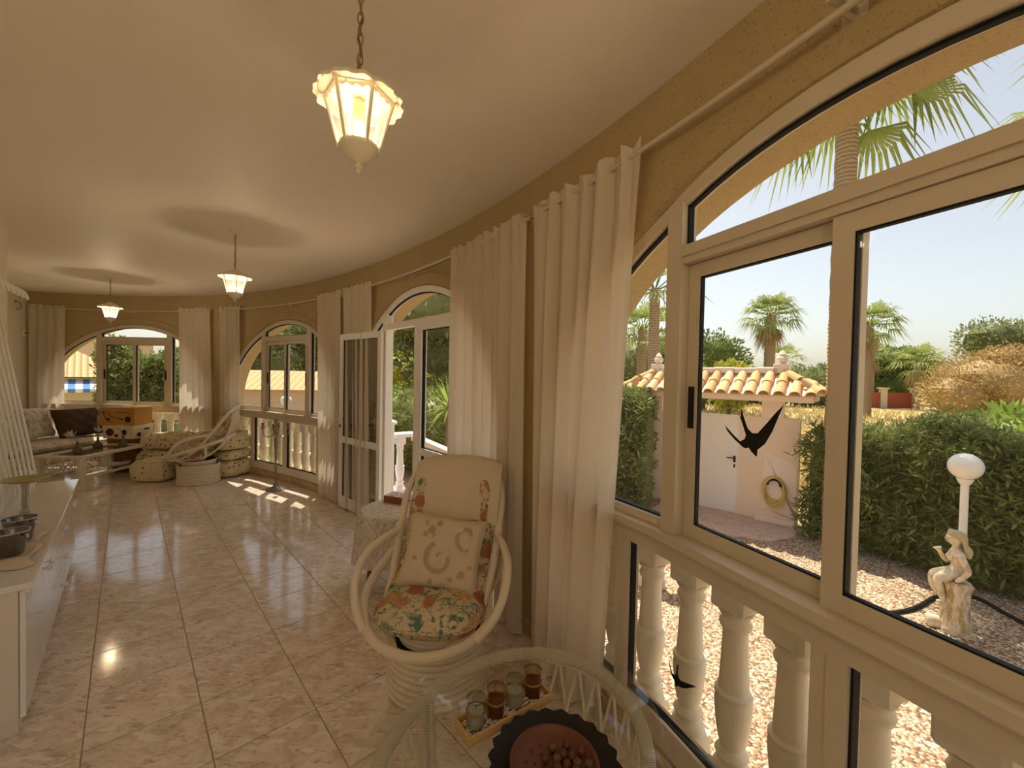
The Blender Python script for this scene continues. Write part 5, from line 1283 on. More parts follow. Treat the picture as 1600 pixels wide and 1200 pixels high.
# palms -----------------------------------------------------------
def fan_palm(lab, x, y, zc, R, nf, seed, tr=.16, base=G - .03, droop=.5, skirt=4, det=16):
    g = random.Random(seed); t = thing('fan_palm', lab, 'palm tree', (x, y, base), 0, 'fan palms'); H = zc - base
    n = 40; m = MB(); m.tube([(0, 0, H * i / n) for i in range(n + 1)], [tr * (1.25 if i == 0 else 1 + .06 * (i % 2) - .12 * i / n) for i in range(n + 1)], 12); m.build('trunk', 'palm_bark', t)
    for i in range(nf + skirt):
        dry = i >= nf
        az = i * 2.399 + g.uniform(-.2, .2); el = (1.25 - 1.75 * (i / nf) + g.uniform(-.12, .12)) if not dry else g.uniform(-1.3, -1.1)
        pl_ = R * (.5 if not dry else .35); d = Vector((math.cos(az) * math.cos(el), math.sin(az) * math.cos(el), math.sin(el))); side = Vector((-math.sin(az), math.cos(az), 0)); upv = side.cross(d) * -1
        p0 = Vector((0, 0, H - .05)); p1 = p0 + d * pl_ * .6; p2 = p0 + d * pl_ + Vector((0, 0, -.06 * R))
        m = MB(); m.tube([p0, p1, p2], [.018 * R / 1.3, .013 * R / 1.3, .008 * R / 1.3], 5)
        for k in range(det):
            a = (k / (det - 1) - .5) * 2.5; bl = R * .62 * (1 - .25 * abs(a) / 1.25) * g.uniform(.85, 1.1)
            dd = (d * math.cos(a) + side * math.sin(a)).normalized(); w_ = (upv.cross(dd)).normalized() * R * .020; mid = p2 + dd * bl * .55 + upv * .02; tip = p2 + dd * bl - Vector((0, 0, bl * droop * g.uniform(.5, 1.1))) 
            m.add([p2 - w_ * .3, p2 + w_ * .3, mid + w_, tip, mid - w_], [(0, 1, 2, 4), (4, 2, 3)])
        m.build('frond', 'dry_palm' if dry else 'palm_leaf', t, smooth=False)
    return t
def _pb(n, b):
    v = coords(n, (1, 1, 1)); wv = N(n, 'ShaderNodeTexWave', wave_type='BANDS', bands_direction='Z'); wv.inputs['Scale'].default_value = 5; wv.inputs['Distortion'].default_value = 3; wv.inputs['Detail Scale'].default_value = 3; n.links.new(v, wv.inputs['Vector'])
    setc(n, b, mixc(n, wv.outputs['Fac'], (.30, .20, .13), (.50, .38, .26))); bump(n, b, wv.outputs['Fac'], .6, .02)
mat('palm_bark', (.4, .3, .2), .9, .1, build=_pb)
fan_palm('tall thick fan palm rising over the large arched window', 5.12, 6.50, 6.25, 1.55, 30, 1, tr=.155, skirt=0, droop=.8)
fan_palm('fan palm whose crown hangs above the hedge', 8.3, 5.0, 5.6, 1.9, 22, 2, tr=.17)
fan_palm('fan palm standing alone in the dry field beyond the gate roof', 18.6, 30, 6.3, 2.3, 34, 3, tr=.36, droop=.6, skirt=8, det=14)
fan_palm('smaller fan palm in the field, partly hidden by the window mullion', 26.6, 31, 6.0, 2.4, 30, 4, tr=.3, droop=.6, det=14)
fan_palm('short fan palm just behind the gate finial', 24.2, 37, 3.6, 2.0, 20, 5, tr=.25, det=12, skirt=0)
fan_palm('small far fan palm beside the red wall', 38.05, 44, 4.7, 2.1, 20, 6, tr=.35, det=12)
fan_palm('far fan palm in front of the umbrella pine', 40.1, 41, 3.8, 2.7, 26, 7, tr=.3, det=12)
fan_palm('fan palm among the trees beyond the gate bush', 5.3, 17, 3.6, 1.6, 24, 8, tr=.2, det=14, skirt=0)
fan_palm('slim fan palm behind the rounded oleander bush', 3.6, 10.6, 3.9, 1.3, 18, 9, tr=.14, det=14, skirt=0)
# trees ------------------------------------------------------------
tree('olive_tree', 'grey green rounded tree beyond the gate bush', 7.6, 24, 5, [(0, 0, 3.0, 2.6, 2.2, 2.3), (-1.9, .5, 2.2, 1.8, 1.8, 1.7), (1.6, 0, 3.3, 1.6, 1.6, 1.5), (0, -.6, 1.2, 2.4, 1.8, 1.3)], 5200, .34, .12, 'olive_leaf', seed=11)
tree('broadleaf_tree', 'bright green domed tree behind the left end of the gate roof', 15.3, 33, 5, [(0, 0, 4.2, 3.1, 2.7, 2.2), (-1.6, 0, 5.0, 1.7, 1.7, 1.4), (1.5, 0, 3.2, 2.0, 2.0, 2.0), (-.5, 0, 2.2, 2.6, 2.2, 1.6)], 6500, .30, .12, 'pine_leaf', seed=12)
tree('weeping_tree', 'tree with hanging branches behind the gate roof', 13.9, 26.5, 3.4, [(0, 0, 2.2, 1.1, 1.1, 1.5), (.3, 0, 2.95, .85, .85, .65)], 2600, .34, .12, 'gold_leaf', seed=13)
for i, (x, y, h, r) in enumerate(((20.5, 42, 3.6, 2.2), (24.5, 44, 3.2, 2.4), (29.5, 43, 4.0, 2.6), (34, 47, 3.4, 2.6), (27, 52, 4.2, 3))):
    tree('field_tree', ('dark green tree to the left of the alone standing palm', 'low dark tree behind the alone standing palm', 'rounded dark tree right of the gate finial', 'dark tree behind the window bar', 'tall dark tree at the back of the field')[i], x, y, h, [(0, 0, h * .55, r, r, h * .45), (r * .6, .3, h * .4, r * .7, r * .7, h * .38)], 2400, .45, .16, 'pine_leaf' if i % 2 else 'olive_leaf', seed=20 + i)
tree('umbrella_pine', 'broad umbrella pine behind the red wall', 47.5, 52, 6, [(0, 0, 5.4, 4.6, 3.4, 1.6), (-2.6, 0, 4.4, 2.4, 2.2, 1.4), (2.8, 0, 4.2, 2.6, 2.2, 1.7), (0, 0, 2.4, 5.0, 3, 2.0)], 6500, .5, .18, 'pine_leaf', seed=31, trunk=.4)
tree('field_tree', 'grey tree at the left end of the red wall', 37.5, 49, 4, [(0, 0, 2.4, 2.3, 2, 2.2)], 2200, .45, .16, 'olive_leaf', seed=32)
tree('autumn_tree', 'wide orange brown tree above the hedge', 28.6, 24.5, 5, [(0, 0, 2.6, 3.2, 2.6, 2.0), (1.6, -.5, 3.4, 2.0, 1.8, 1.5), (-2.2, 0, 1.9, 1.9, 1.7, 1.5), (2.6, 0, 2.0, 2.0, 2, 1.8), (.6, 0, 4.0, 1.4, 1.3, 1.0)], 15000, .17, .08, 'orange_leaf', seed=33)
tree('broadleaf_tree', 'tall olive green tree behind the orange brown tree', 34.5, 28, 7, [(0, 0, 4.6, 3.4, 3.0, 2.2), (-2.0, 0, 5.6, 2.0, 2, 1.5), (2.6, 0, 4.6, 2.6, 2.4, 2.0), (0, 0, 2.4, 4.0, 3, 2.2)], 9000, .24, .10, 'olive_leaf', seed=34, trunk=.3)
tree('broadleaf_shrub', 'glossy bright green shrub poking above the hedge', 7.6, 6.2, 2, [(0, 0, 1.70, .55, .55, .55), (.8, -.7, 1.95, .65, .65, .6)], 1300, .17, .07, 'bright_leaf', seed=35, trunk=.05)
# low dry grass tufts
g = np.random.default_rng(8); n = 9000; dist = 9.5 + 40 * g.random(n) ** 1.6; aa = g.random(n) * .85 + .22
P = np.c_[dist * np.sin(aa), dist * np.cos(aa), np.full(n, G - .03)]; keep = (P[:, 0] * .66 + P[:, 1] * .75) > 10.2; P = P[keep]
V, F = leaf_quads(g, np.repeat(P, 3, 0), g.normal(size=(len(P) * 3, 3)) * .35 + np.array([0, 0, 1.]), .42, .05)
tag(npmesh('dry_grass', V, F, 'straw_leaf'), 'dry yellow grass tufts covering the field', 'grass', None, 'stuff')
# red boundary wall with cream piers
mat('red_wall', (.42, .10, .06), .8, .2); mat('cream_render', (.74, .62, .45), .85, .15); mat('peach_render', (.78, .60, .43), .85, .15)
rw = thing('boundary_wall', 'far red garden wall between cream piers', 'wall', (38.0, 42.5, G), math.radians(-14))
for i in range(3):
    m = MB(); m.box((-2.6 + i * 2.7 - .28, -.28, 0), (-2.6 + i * 2.7 + .28, .28, 1.95), bev=.03); m.box((-2.6 + i * 2.7 - .38, -.38, 1.95), (-2.6 + i * 2.7 + .38, .38, 2.1)); m.build('pier', 'cream_render', rw, smooth=False)
for i in range(2):
    m = MB(); m.box((-2.3 + i * 2.7, -.1, 0), (-.2 + i * 2.7, .1, 1.6)); m.build('panel', 'red_wall', rw, smooth=False)
# ------------------------------------------------------------------ garden gate with a small tiled roof
ga = np.array([2.78, 9.0]); gdv = np.array([2.36, -2.0]); GL = float(np.linalg.norm(gdv)); gang = math.atan2(gdv[1], gdv[0])
def _render(n, b):
    v = coords(n); c = mixc(n, noise(n, v, 1.4, 3), (.86, .68, .52), (.92, .78, .64)); setc(n, b, c); bump(n, b, noise(n, v, 70, 3), .3, .006)
mat('pink_render', (.8, .6, .45), .9, .1, build=_render)
mat('gate_white', (.92, .88, .82), .5, .3); mat('pink_patch', (.92, .80, .72), .85, .15)
GWt = .95 - G
gw = thing('garden_wall', 'peach rendered garden wall with paler patches', 'wall', (ga[0], ga[1], G), gang)
D0, D1 = GL * .395, GL * .635
m = MB(); m.box((-2.5, 0, 0), (D0, .2, GWt)); m.build('wall_panel', 'pink_render', gw, smooth=False)
m = MB(); m.box((D1, 0, 0), (GL - .2, .2, GWt)); m.build('wall_panel', 'pink_render', gw, smooth=False)
m = MB(); m.prism([(D1 + .38, .25), (D1 + .95, .12), (GL - .22, .1), (GL - .22, 1.08), (D1 + .42, 1.25)], .012, TR(0, -.012, 0) @ RX(PI / 2) @ TR(0, 0, -.012)); m.build('render_patch', 'pink_patch', gw, smooth=False)
m = MB(); m.box((D1 + .3, -.1, 0), (D1 + .9, .0, .10)); m.build('kerb', 'pink_patch', gw, smooth=False)
gd = thing('garden_door', 'pale flat garden door with a dark lever handle', 'door', (ga[0], ga[1], G), gang)
m = MB(); m.box((D0 + .03, .04, .02), (D1 - .03, .09, GWt - .04), bev=.006); dl = m.build('door_panel', 'gate_white', gd, smooth=False)
for a, b, c, d in ((D0, D0 + .03, 0, GWt), (D1 - .03, D1, 0, GWt), (D0 + .03, D1 - .03, GWt - .04, GWt)):
    m = MB(); m.box((a, .02, c), (b, .12, d)); m.build('door_frame', 'gate_white', gd, smooth=False)
m = MB(); m.box((D1 - .10, .025, .98), (D1 - .06, .04, 1.10), bev=.004); m.tube([(D1 - .08, .03, 1.06), (D1 - .08, -.02, 1.06), (D1 - .2, -.02, 1.06)], .011, 7); m.build('lever_handle', 'rubber', dl)
m = MB(); m.box((D1 - .095, .03, .88), (D1 - .065, .04, .94), bev=.004); m.build('lock', 'rubber', dl)
mat('roof_tile', (.74, .46, .22), .75, .2, build=lambda n, b: setc(n, b, ramp(n, N(n, 'ShaderNodeObjectInfo').outputs['Random'], [(0, (.68, .40, .18)), (.5, (.78, .52, .27)), (1, (.84, .62, .38))])))
mat('roof_white', (.84, .72, .60), .8, .2)
gr_ = thing('gate_roof', 'small hipped roof of terracotta barrel tiles over the garden gate', 'roof', (ga[0], ga[1], 0), gang)
RE, RRg, RD = 1.40, 1.80, .62
for x in (.35, GL - .62):
    m = MB(); m.box((x - .16, -.02, .95), (x + .16, .24, RE - .12), bev=.01); m.build('pillar', 'pink_patch', gr_, smooth=False)
m = MB(); m.box((-.02, -RD + .12, RE - .14), (GL + .02, RD - .0, RE - .02), bev=.02); m.build('eave_beam', 'roof_white', gr_, smooth=False)
m = MB(); m.add([(-.12, -RD, RE - .02), (GL + .12, -RD, RE - .02), (GL + .12, RD + .12, RE - .02), (-.12, RD + .12, RE - .02), (.42, .08, RRg - .03), (GL - .52, .08, RRg - .03)], [(0, 1, 5, 4), (1, 2, 5), (2, 3, 4, 5), (3, 0, 4), (0, 1, 2, 3)]); m.build('roof_deck', 'roof_white', gr_, smooth=False)
def barrel(L, r0, r1, n=10):
    q = MB(); th = .014
    for i in range(n + 1):
        a = PI * i / n
        for (rr, s) in ((r0, 0), (r1, L)): q.v.append((rr * math.cos(a), s, rr * math.sin(a)))
        for (rr, s) in ((r0 - th, 0), (r1 - th, L)): q.v.append((rr * math.cos(a), s, rr * math.sin(a)))
    for i in range(n):
        k = 4 * i; q.f += [(k, k + 4, k + 5, k + 1), (k + 2, k + 3, k + 7, k + 6), (k, k + 2, k + 6, k + 4), (k + 1, k + 5, k + 7, k + 3)]
    return q
slope = math.atan2(RRg - RE, RD + .08); bm_ = barrel(.40, .085, .07).mesh('roof_tile', 'roof_tile')
def put_tile(M):
    o = bpy.data.objects.new('roof_tile', bm_); COL.objects.link(o); o.parent = gr_; o.matrix_parent_inverse = Matrix.Identity(4); o.matrix_local = M
NT = 15; SPc = (GL + .16) / NT
for i in range(NT):
    x = -.06 + SPc * (i + .5)
    lim = min(1, (x + .12) / .54, (GL + .12 - x) / .64)             # hips cut the corners
    for row in range(2):
        t0 = row * .36 / math.hypot(RD + .08, RRg - RE)
        if t0 > lim - .12: continue
        put_tile(TR(x, -RD - .03 + row * .36 * math.cos(slope), RE - .02 + row * .36 * math.sin(slope) - (.0 if row else .004)) @ RX(slope))
for side, x0 in ((-1, -.12), (1, GL + .12)):
    sl2 = math.atan2(RRg - RE, .55)
    for j in range(5):
        y = -RD + .14 + j * .26
        put_tile(TR(x0 + side * .03, y, RE - .02) @ RZ(side * PI / 2) @ RX(sl2))
for side, xa, xb in ((-1, -.12, .42), (1, GL + .12, GL - .52)):          # hip caps
    for j in range(2):
        a = Vector((xa, -RD, RE)).lerp(Vector((xb, .08, RRg)), j * .48); b = Vector((xa, -RD, RE)).lerp(Vector((xb, .08, RRg)), j * .48 + .5); d = (b - a).normalized()
        xx = Vector((d.y, -d.x, 0)).normalized(); zz = xx.cross(d); M = Matrix(((xx.x, d.x, zz.x, a.x), (xx.y, d.y, zz.y, a.y), (xx.z, d.z, zz.z, a.z + .02), (0, 0, 0, 1))); put_tile(M @ Matrix.Scale(1.0, 4))
for j in range(6):
    w_ = (GL - .94) / 6; m = MB(); m.box((.42 + j * w_, -.06, RRg - .06), (.42 + (j + 1) * w_ - .006, .22, RRg + .05 + .008 * (j % 2)), bev=.02); m.build('ridge_slab', 'roof_white', gr_, smooth=False)
for x in (.38, GL - .50):
    m = MB(); m.box((x - .12, -.06, RRg - .05), (x + .12, .18, RRg + .12), bev=.012); fp = m.build('finial_plinth', 'roof_white', gr_, smooth=False)
    m = MB(); m.lathe([(.04, RRg + .12), (.05, RRg + .14), (.085, RRg + .17), (.095, RRg + .20), (.09, RRg + .215), (.10, RRg + .22), (.06, RRg + .28), (.07, RRg + .285), (.03, RRg + .34), (.0, RRg + .365)], 10, c=(x, .06, 0), caps=False); m.build('finial', 'roof_white', fp)
# hose on the wall
mat('hose_yellow', (.68, .52, .16), .5, .3)
hx = D1 + .58; hs_ = thing('garden_hose', 'coiled yellow hose hanging on a dark bracket on the garden wall', 'hose', Vector((ga[0], ga[1], G)) + RZ(gang) @ Vector((hx, 0, 0)), gang)
for i in range(7):
    r_ = random.Random(i); a0 = r_.uniform(-.02, .02); b_ = .20 + .012 * i; w_ = .155 + .006 * (i % 3)
    m = MB(); m.tube([(a0 + w_ * math.cos(t), -.03 - .012 * i + .01 * math.sin(2 * t), .62 - .012 * i + b_ * math.sin(t)) for t in np.linspace(0, 2 * PI, 30, endpoint=False)], .011, 6, closed=True); m.build('loop', 'hose_yellow', hs_)
m = MB(); m.tube(smoothpath([(.14, -.06, .52), (.32, -.05, .36), (.40, -.06, .30), (.44, -.07, .60), (.47, -.03, .75)], 6), .011, 6); m.build('tail', 'hose_yellow', hs_)
m = MB(); m.tube([(.11 * math.cos(t), -.06, .70 + .09 * math.sin(t)) for t in np.linspace(-.3, PI + .3, 16)], .032, 8); m.tube([(0, 0, .79), (0, -.06, .79)], .02, 6); m.build('bracket', 'rubber', hs_)

# ------------------------------------------------------------------ globe lamps
mat('globe_white', (.90, .88, .82), .25, .5)
def globe_lamp(lab, x, y, z, r=.14):
    t = thing('globe_lamp', lab, 'garden lamp', (x, y, G), 0, 'white globe garden lamps'); h_ = z - G
    m = MB(); m.lathe([(.0, 0), (.09, 0), (.09, .02), (.04, .04), (.035, .05), (.033, h_ - r - .06), (.045, h_ - r - .05), (.06, h_ - r - .02), (.07, h_ - r + .01), (0, h_ - r + .012)], 16, caps=False); m.build('pole', 'globe_white', t)
    m = MB(); m.ell((0, 0, h_), (r, r, r), 24, 16); m.build('globe', 'globe_white', t); return t
globe_lamp('white globe lamp on a pole behind the garden statue', 4.88, 4.42, .735)
globe_lamp('white globe lamp seen through the open door beyond the white balustrade', WD(630, 650, 11.3)[0], 11.3, WD(630, 650, 11.3)[2])
globe_lamp('white globe lamp in front of the peach house', WD(447, 626, 11)[0], 11, WD(447, 626, 11)[2])

# ------------------------------------------------------------------ statue of a seated girl on a stump
def _weath(n, b):
    v = coords(n); c = mixc(n, ramp(n, noise(n, v, 14, 4, .65), [(.42, (0, 0, 0)), (.62, (1, 1, 1))]), (.78, .68, .52), (.52, .42, .28)); setc(n, b, c); bump(n, b, noise(n, v, 60, 3), .25, .004)
mat('weathered_stone', (.7, .6, .45), .9, .1, build=_weath)
def _mossy(n, b):
    v = coords(n, (1, 1, .3)); c = mixc(n, ramp(n, noise(n, v, 22, 4, .65), [(.45, (0, 0, 0)), (.6, (1, 1, 1))]), (.72, .62, .47), (.42, .32, .14)); setc(n, b, c); bump(n, b, noise(n, v, 30, 3), .8, .02)
mat('mossy_stone', (.6, .5, .3), .9, .1, build=_mossy)
mat('hair_stone', (.50, .44, .26), .9, .1)
sp_ = W(1492, 986, G); STX, STY = sp_[0], sp_[1]
view = math.atan2(STY, STX); st_rz = view + PI / 2 + .25           # local -x is the viewer's left, local +y away
st = thing('garden_statue', 'weathered stone statue of a seated girl on a tree stump', 'statue', (STX, STY, G), st_rz - PI)
# local: +x = viewer's right after the half turn; the figure faces -x
def skin_mesh(name, verts, edges, radii, material, parent, root=0, sub=2):
    me = bpy.data.meshes.new(name); me.from_pydata(verts, edges, []); ob = bpy.data.objects.new(name, me); COL.objects.link(ob)
    md = ob.modifiers.new('skin', 'SKIN'); md.use_smooth_shade = True; sv = me.skin_vertices[0].data
    for i, r_ in enumerate(radii): sv[i].radius = (r_, r_) if not hasattr(r_, '__len__') else r_
    sv[root].use_root = True; sb = ob.modifiers.new('sub', 'SUBSURF'); sb.levels = sub; sb.render_levels = sub
    dg = bpy.context.evaluated_depsgraph_get(); nm = bpy.data.meshes.new_from_object(ob.evaluated_get(dg)); bpy.data.objects.remove(ob)
    nm.name = name; nm.materials.clear(); nm.materials.append(MATS[material]); o = bpy.data.objects.new(name, nm); COL.objects.link(o); o.parent = parent
    nm.polygons.foreach_set('use_smooth', [True] * len(nm.polygons)); return o
m = MB(); m.lathe([(.0, 0), (.17, 0), (.17, .05), (.15, .06), (0, .06)], 4, caps=False, M=RZ(PI / 4)); m.build('plinth', 'weathered_stone', st)
m = MB(); m.lathe([(.135, .05), (.12, .12), (.10, .25), (.095, .38), (.105, .47), (.12, .50), (.10, .52), (0, .52)], 22, caps=False, fn=lambda r_, z_, a: r_ * (1 + .07 * math.sin(5 * a + z_ * 9) + .05 * math.sin(9 * a))); m.build('stump', 'mossy_stone', st)
m = MB(); m.box((-.22, -.06, .0), (-.10, .06, .11), bev=.02); m.build('rock', 'weathered_stone', st)
B = [(.02, 0, .56), (.02, 0, .66), (.0, 0, .75), (-.005, 0, .82), (-.015, 0, .87), (-.03, 0, .95),            # 0-5 spine to head
     (-.10, -.05, .55), (-.165, -.055, .53), (-.13, -.055, .40), (-.11, -.055, .30), (-.16, -.055, .285),        # 6-10 near leg
     (-.10, .05, .56), (-.175, .055, .545), (-.165, .055, .42), (-.13, .055, .33), (-.18, .055, .315),           # 11-15 far leg
     (.0, -.10, .79), (.055, -.115, .66), (-.01, -.10, .555), (-.04, -.095, .54),                                # 16-19 near arm resting on the stump
     (-.01, .10, .79), (-.06, .11, .67), (-.115, .05, .765), (-.13, .03, .80)]                                    # 20-23 far arm raised
Ed = [(0, 1), (1, 2), (2, 3), (3, 4), (4, 5), (0, 6), (6, 7), (7, 8), (8, 9), (9, 10), (0, 11), (11, 12), (12, 13), (13, 14), (14, 15), (3, 16), (16, 17), (17, 18), (18, 19), (3, 20), (20, 21), (21, 22), (22, 23)]
Rd = [(.085, .075), (.065, .055), (.075, .06), (.06, .05), (.028, .028), (.055, .05), .058, .044, .034, .022, .02, .058, .044, .034, .022, .02, .034, .026, .02, .018, .034, .026, .02, .018]
skin_mesh('figure', B, Ed, Rd, 'weathered_stone', st)
m = MB(); m.ell((-.03, 0, .955), (.062, .056, .072), 18, 12); m.ell((-.092, 0, .945), (.012, .009, .014), 8, 6); m.ell((-.085, 0, .92), (.012, .016, .006), 8, 6)
for sy in (-1, 1): m.ell((-.085, sy * .02, .965), (.008, .010, .006), 8, 5)
m.build('head', 'weathered_stone', st)
m = MB()
for sy in (-1, 1): m.ell((-.062, sy * .035, .755), (.024, .024, .024), 10, 8)
m.build('bust', 'weathered_stone', st)
m = MB()
for i in range(9):
    a = -1.9 + i * .475; yy = .055 * math.sin(a); P = smoothpath([(-.04 + .02 * math.cos(a * 2), yy * .6, 1.02), (.01 + .03 * math.cos(a), yy * 1.15, .985), (.035, yy * 1.25, .92), (.055 + .02 * math.sin(i * 2), yy * 1.3, .86), (.06, yy * 1.4 + .01 * math.sin(i * 3), .79)], 5)
    m.tube(P, [.022 - .010 * j / (len(P) - 1) for j in range(len(P))], 7)
m.ell((-.015, 0, .99), (.072, .066, .048), 16, 10); m.build('hair', 'hair_stone', st)
m = MB(); m.lathe([(.008, -.03), (.016, -.01), (.026, .012), (.034, .03), (.028, .03), (.012, .0)], 12, caps=False, M=TR(-.135, .02, .80) @ RY(-.4)); m.build('shell_cup', 'weathered_stone', st)
m = MB(); m.grid(lambda u, v: (-.16 + .20 * u, -.075 + .15 * v, .585 - .03 * u * 0 - .05 * (u < .2) + .008 * math.sin(18 * u + 9 * v)), 14, 10); m.build('drapery', 'weathered_stone', st)
# irrigation pipe on the gravel
pp = [W(*q, G + .02) for q in ((1335, 955), (1385, 958), (1430, 950), (1470, 930), (1520, 932), (1570, 958), (1620, 985), (1700, 1030))]
c0 = Vector(pp[0]); m = MB(); m.tube([p - c0 for p in smoothpath(pp, 6)], .022, 8); o = m.build('irrigation_pipe', 'rubber'); o.location = c0; tag(o, 'dark irrigation pipe lying on the gravel by the statue', 'pipe')

# ------------------------------------------------------------------ terrace outside the door
mat('painted_white', (.86, .87, .90), .5, .35)
tn, tt2 = wn(WIN[3][0]), wt(WIN[3][0]); tb = np.array(wall_pt(WIN[3][0], THICK, 0))
tang = math.atan2(tt2[1], tt2[0])                    # local x along the wall to the right, local y outwards
TMx = TR(tb[0], tb[1], 0) @ RZ(tang)
ter = structure('terrace', 'paved landing outside the glazed door'); ter.location = (tb[0], tb[1], 0); ter.rotation_euler = (0, 0, tang)
def tl(x, y): q = TMx.inverted() @ Vector((x, y, 0)); return (q.x, q.y)
R0, R1 = np.array([-1.42, 5.83]), np.array([1.95, 4.95]); re_ = (R1 - R0) / np.linalg.norm(R1 - R0); rn_ = np.array([re_[1], -re_[0]])      # rn_ points to the house
m = MB(); m.prism([(-1.9, -.03), (.9, -.03), tl(*(R0 + re_ * .5 + rn_ * 1.0)), tl(*(R0 + re_ * .5 - rn_ * .12)), tl(*(R0 - rn_ * .12)), tl(-1.95, 5.72)], -.03 - G + .03, TR(0, 0, G - .03)); m.build('slab', 'stamped_paving', ter, smooth=False)
for i in range(5):
    a_, b_ = R0 + re_ * (.5 + .34 * i), R0 + re_ * (.84 + .34 * i); q_ = [a_ - rn_ * .12, b_ - rn_ * .12, b_ + rn_ * 1.0, a_ + rn_ * 1.0]
    m = MB(); m.prism([tl(*p) for p in q_], -.03 - .15 * (i + 1) - G + .03, TR(0, 0, G - .03)); m.build('step', 'stamped_paving', ter, smooth=False)
bl = thing('terrace_balustrade', 'white painted balustrade and pier on the landing outside the door', 'balustrade', (-1.75, 5.60, -.03), math.atan2(.23, .33))
bal_white = BAL.mesh('baluster', 'painted_white')
BLs = .885
for i in range(1):
    o = bpy.data.objects.new('baluster', bal_white); COL.objects.link(o); o.parent = bl; o.location = (.255, 0, -.04); o.scale = (1, 1, BLs)
m = MB(); m.box((-.13, -.13, 0), (.13, .13, .95), bev=.01); m.box((-.16, -.16, .95), (.16, .16, 1.0), bev=.015); m.box((-.075, -.138, .10), (.075, -.125, .82), bev=.004); pr = m.build('pier', 'painted_white', bl, smooth=False)
m = MB(); m.lathe([(.09, 1.0), (.10, 1.03), (.05, 1.07), (.045, 1.09), (.085, 1.13), (.10, 1.18), (.07, 1.24), (.03, 1.28), (0, 1.30)], 18, caps=False); m.build('finial', 'painted_white', pr)
m = MB(); m.box((.12, -.08, .755), (.46, .08, .815), bev=.012); m.build('handrail', 'painted_white', bl, smooth=False)
sr_ = thing('stair_balustrade', 'cream sloping stair balustrade descending from the landing', 'balustrade', (R0[0], R0[1], 0), math.atan2(re_[1], re_[0])); RLn = float(np.linalg.norm(R1 - R0))
for i in range(14):
    o = bpy.data.objects.new('baluster', bal_mesh); COL.objects.link(o); o.parent = sr_; x = .18 + i * .245; o.location = (x, 0, max(.70 - 1.15 * x / RLn - .80, G)); o.scale = (1, 1, .88)
m = MB(); P = [(.05, -.08, .68), (.05, .08, .68), (.05, .08, .75), (.05, -.08, .75)]; m.add(P + [(RLn + .1, y, z - 1.17) for x, y, z in P], [(0, 1, 2, 3), (4, 5, 6, 7), (0, 1, 5, 4), (1, 2, 6, 5), (2, 3, 7, 6), (3, 0, 4, 7)]); m.build('handrail', 'cast_stone', sr_, smooth=False)
# plants seen through the door
def dp(px, d): q = WD(px, 600, d); return q[0], q[1]
def bush(name, lab, px, d, z1, r, n, length, width, material, seed, flowers=0):
    x, y = dp(px, d); g = np.random.default_rng(seed); t = thing(name, lab, 'bush', (x, y, G), 0, 'shrubs seen through the open door'); H = z1 - G
    P, dd = blob_pts(g, [(0, 0, H * .62, r, r, H * .4), (r * .4, .1, H * .45, r * .8, r * .8, H * .42), (-r * .4, 0, H * .4, r * .8, r * .8, H * .38)], n); P[:, 2] = np.clip(P[:, 2], .05, None)
    V, F = shoots(g, P, dd + np.array([0, 0, .6]), 7, length, width); tag(npmesh('foliage', V, F, material, t), None, None, None, 'stuff')
    m = MB(); m.ell((0, 0, H * .5), (r * .75, r * .75, H * .45), 14, 9); m.build('inner_foliage', material, t)
    if flowers:
        ii = g.choice(n, flowers); V, F = shoots(g, P[ii] * 1.03, dd[ii], 9, .06, .05, 1.0); tag(npmesh('blossom', V, F, 'pink_flower', t), None, None, None, 'stuff')
    return t
bush('oleander_bush', 'pink flowering oleander behind the white balustrade', 612, 13.0, 1.15, 1.3, 1500, .18, .035, 'bright_leaf', 41, 50)
bush('oleander_bush', 'pink flowering oleander behind the fixed door pane', 672, 11.0, 1.1, 1.2, 1600, .18, .035, 'oleander_leaf', 42, 60)
bush('golden_shrub', 'yellow green dense shrub above the oleander', 622, 20, 2.6, 2.2, 1700, .22, .08, 'gold_leaf', 43)
bush('garden_shrub', 'dark green shrub behind the yucca', 720, 12.5, 1.5, 1.6, 1500, .18, .05, 'pine_leaf', 44)
x, y = dp(604, 34); tree('conifer', 'pale feathery conifer standing far behind the open door', x, y, 7, [(0, 0, 3.2, 2.2, 2, 2.4), (0, 0, 5.6, 1.2, 1.2, 1.6)], 2600, .4, .08, 'olive_leaf', 'trees seen through the door', 45)
x, y = dp(655, 30); tree('pine_tree', 'tall pine tree seen through the open door', x, y, 10, [(0, 0, 6.2, 2.4, 2.4, 1.6), (.3, 0, 8.8, 2.0, 2, 1.4), (-.3, 0, 3.6, 2.0, 2, 1.2), (.2, 0, 11, 1.6, 1.6, 1.3)], 3800, .45, .10, 'pine_leaf', 'trees seen through the door', 46)
x, y = dp(700, 16); tree('carob_tree', 'broad dark tree filling the top of the door arch', x, y, 7, [(0, 0, 5.2, 2.6, 2.4, 1.9), (-1.6, .5, 4.6, 1.6, 1.6, 1.2), (1.8, .5, 4.6, 2.2, 2, 1.8), (.3, .6, 3.2, 2.6, 2, 1.3)], 5600, .30, .11, 'olive_leaf', 'trees seen through the door', 47)
x, y = dp(700, 7.6); yu = thing('yucca', 'spiky bright green yucca behind the fixed door pane', 'yucca', (x, y, G)); m = MB(); m.tube([(0, 0, 0), (.03, 0, 1.9)], .06, 8); m.build('trunk', 'bark', yu)
g_ = random.Random(5)
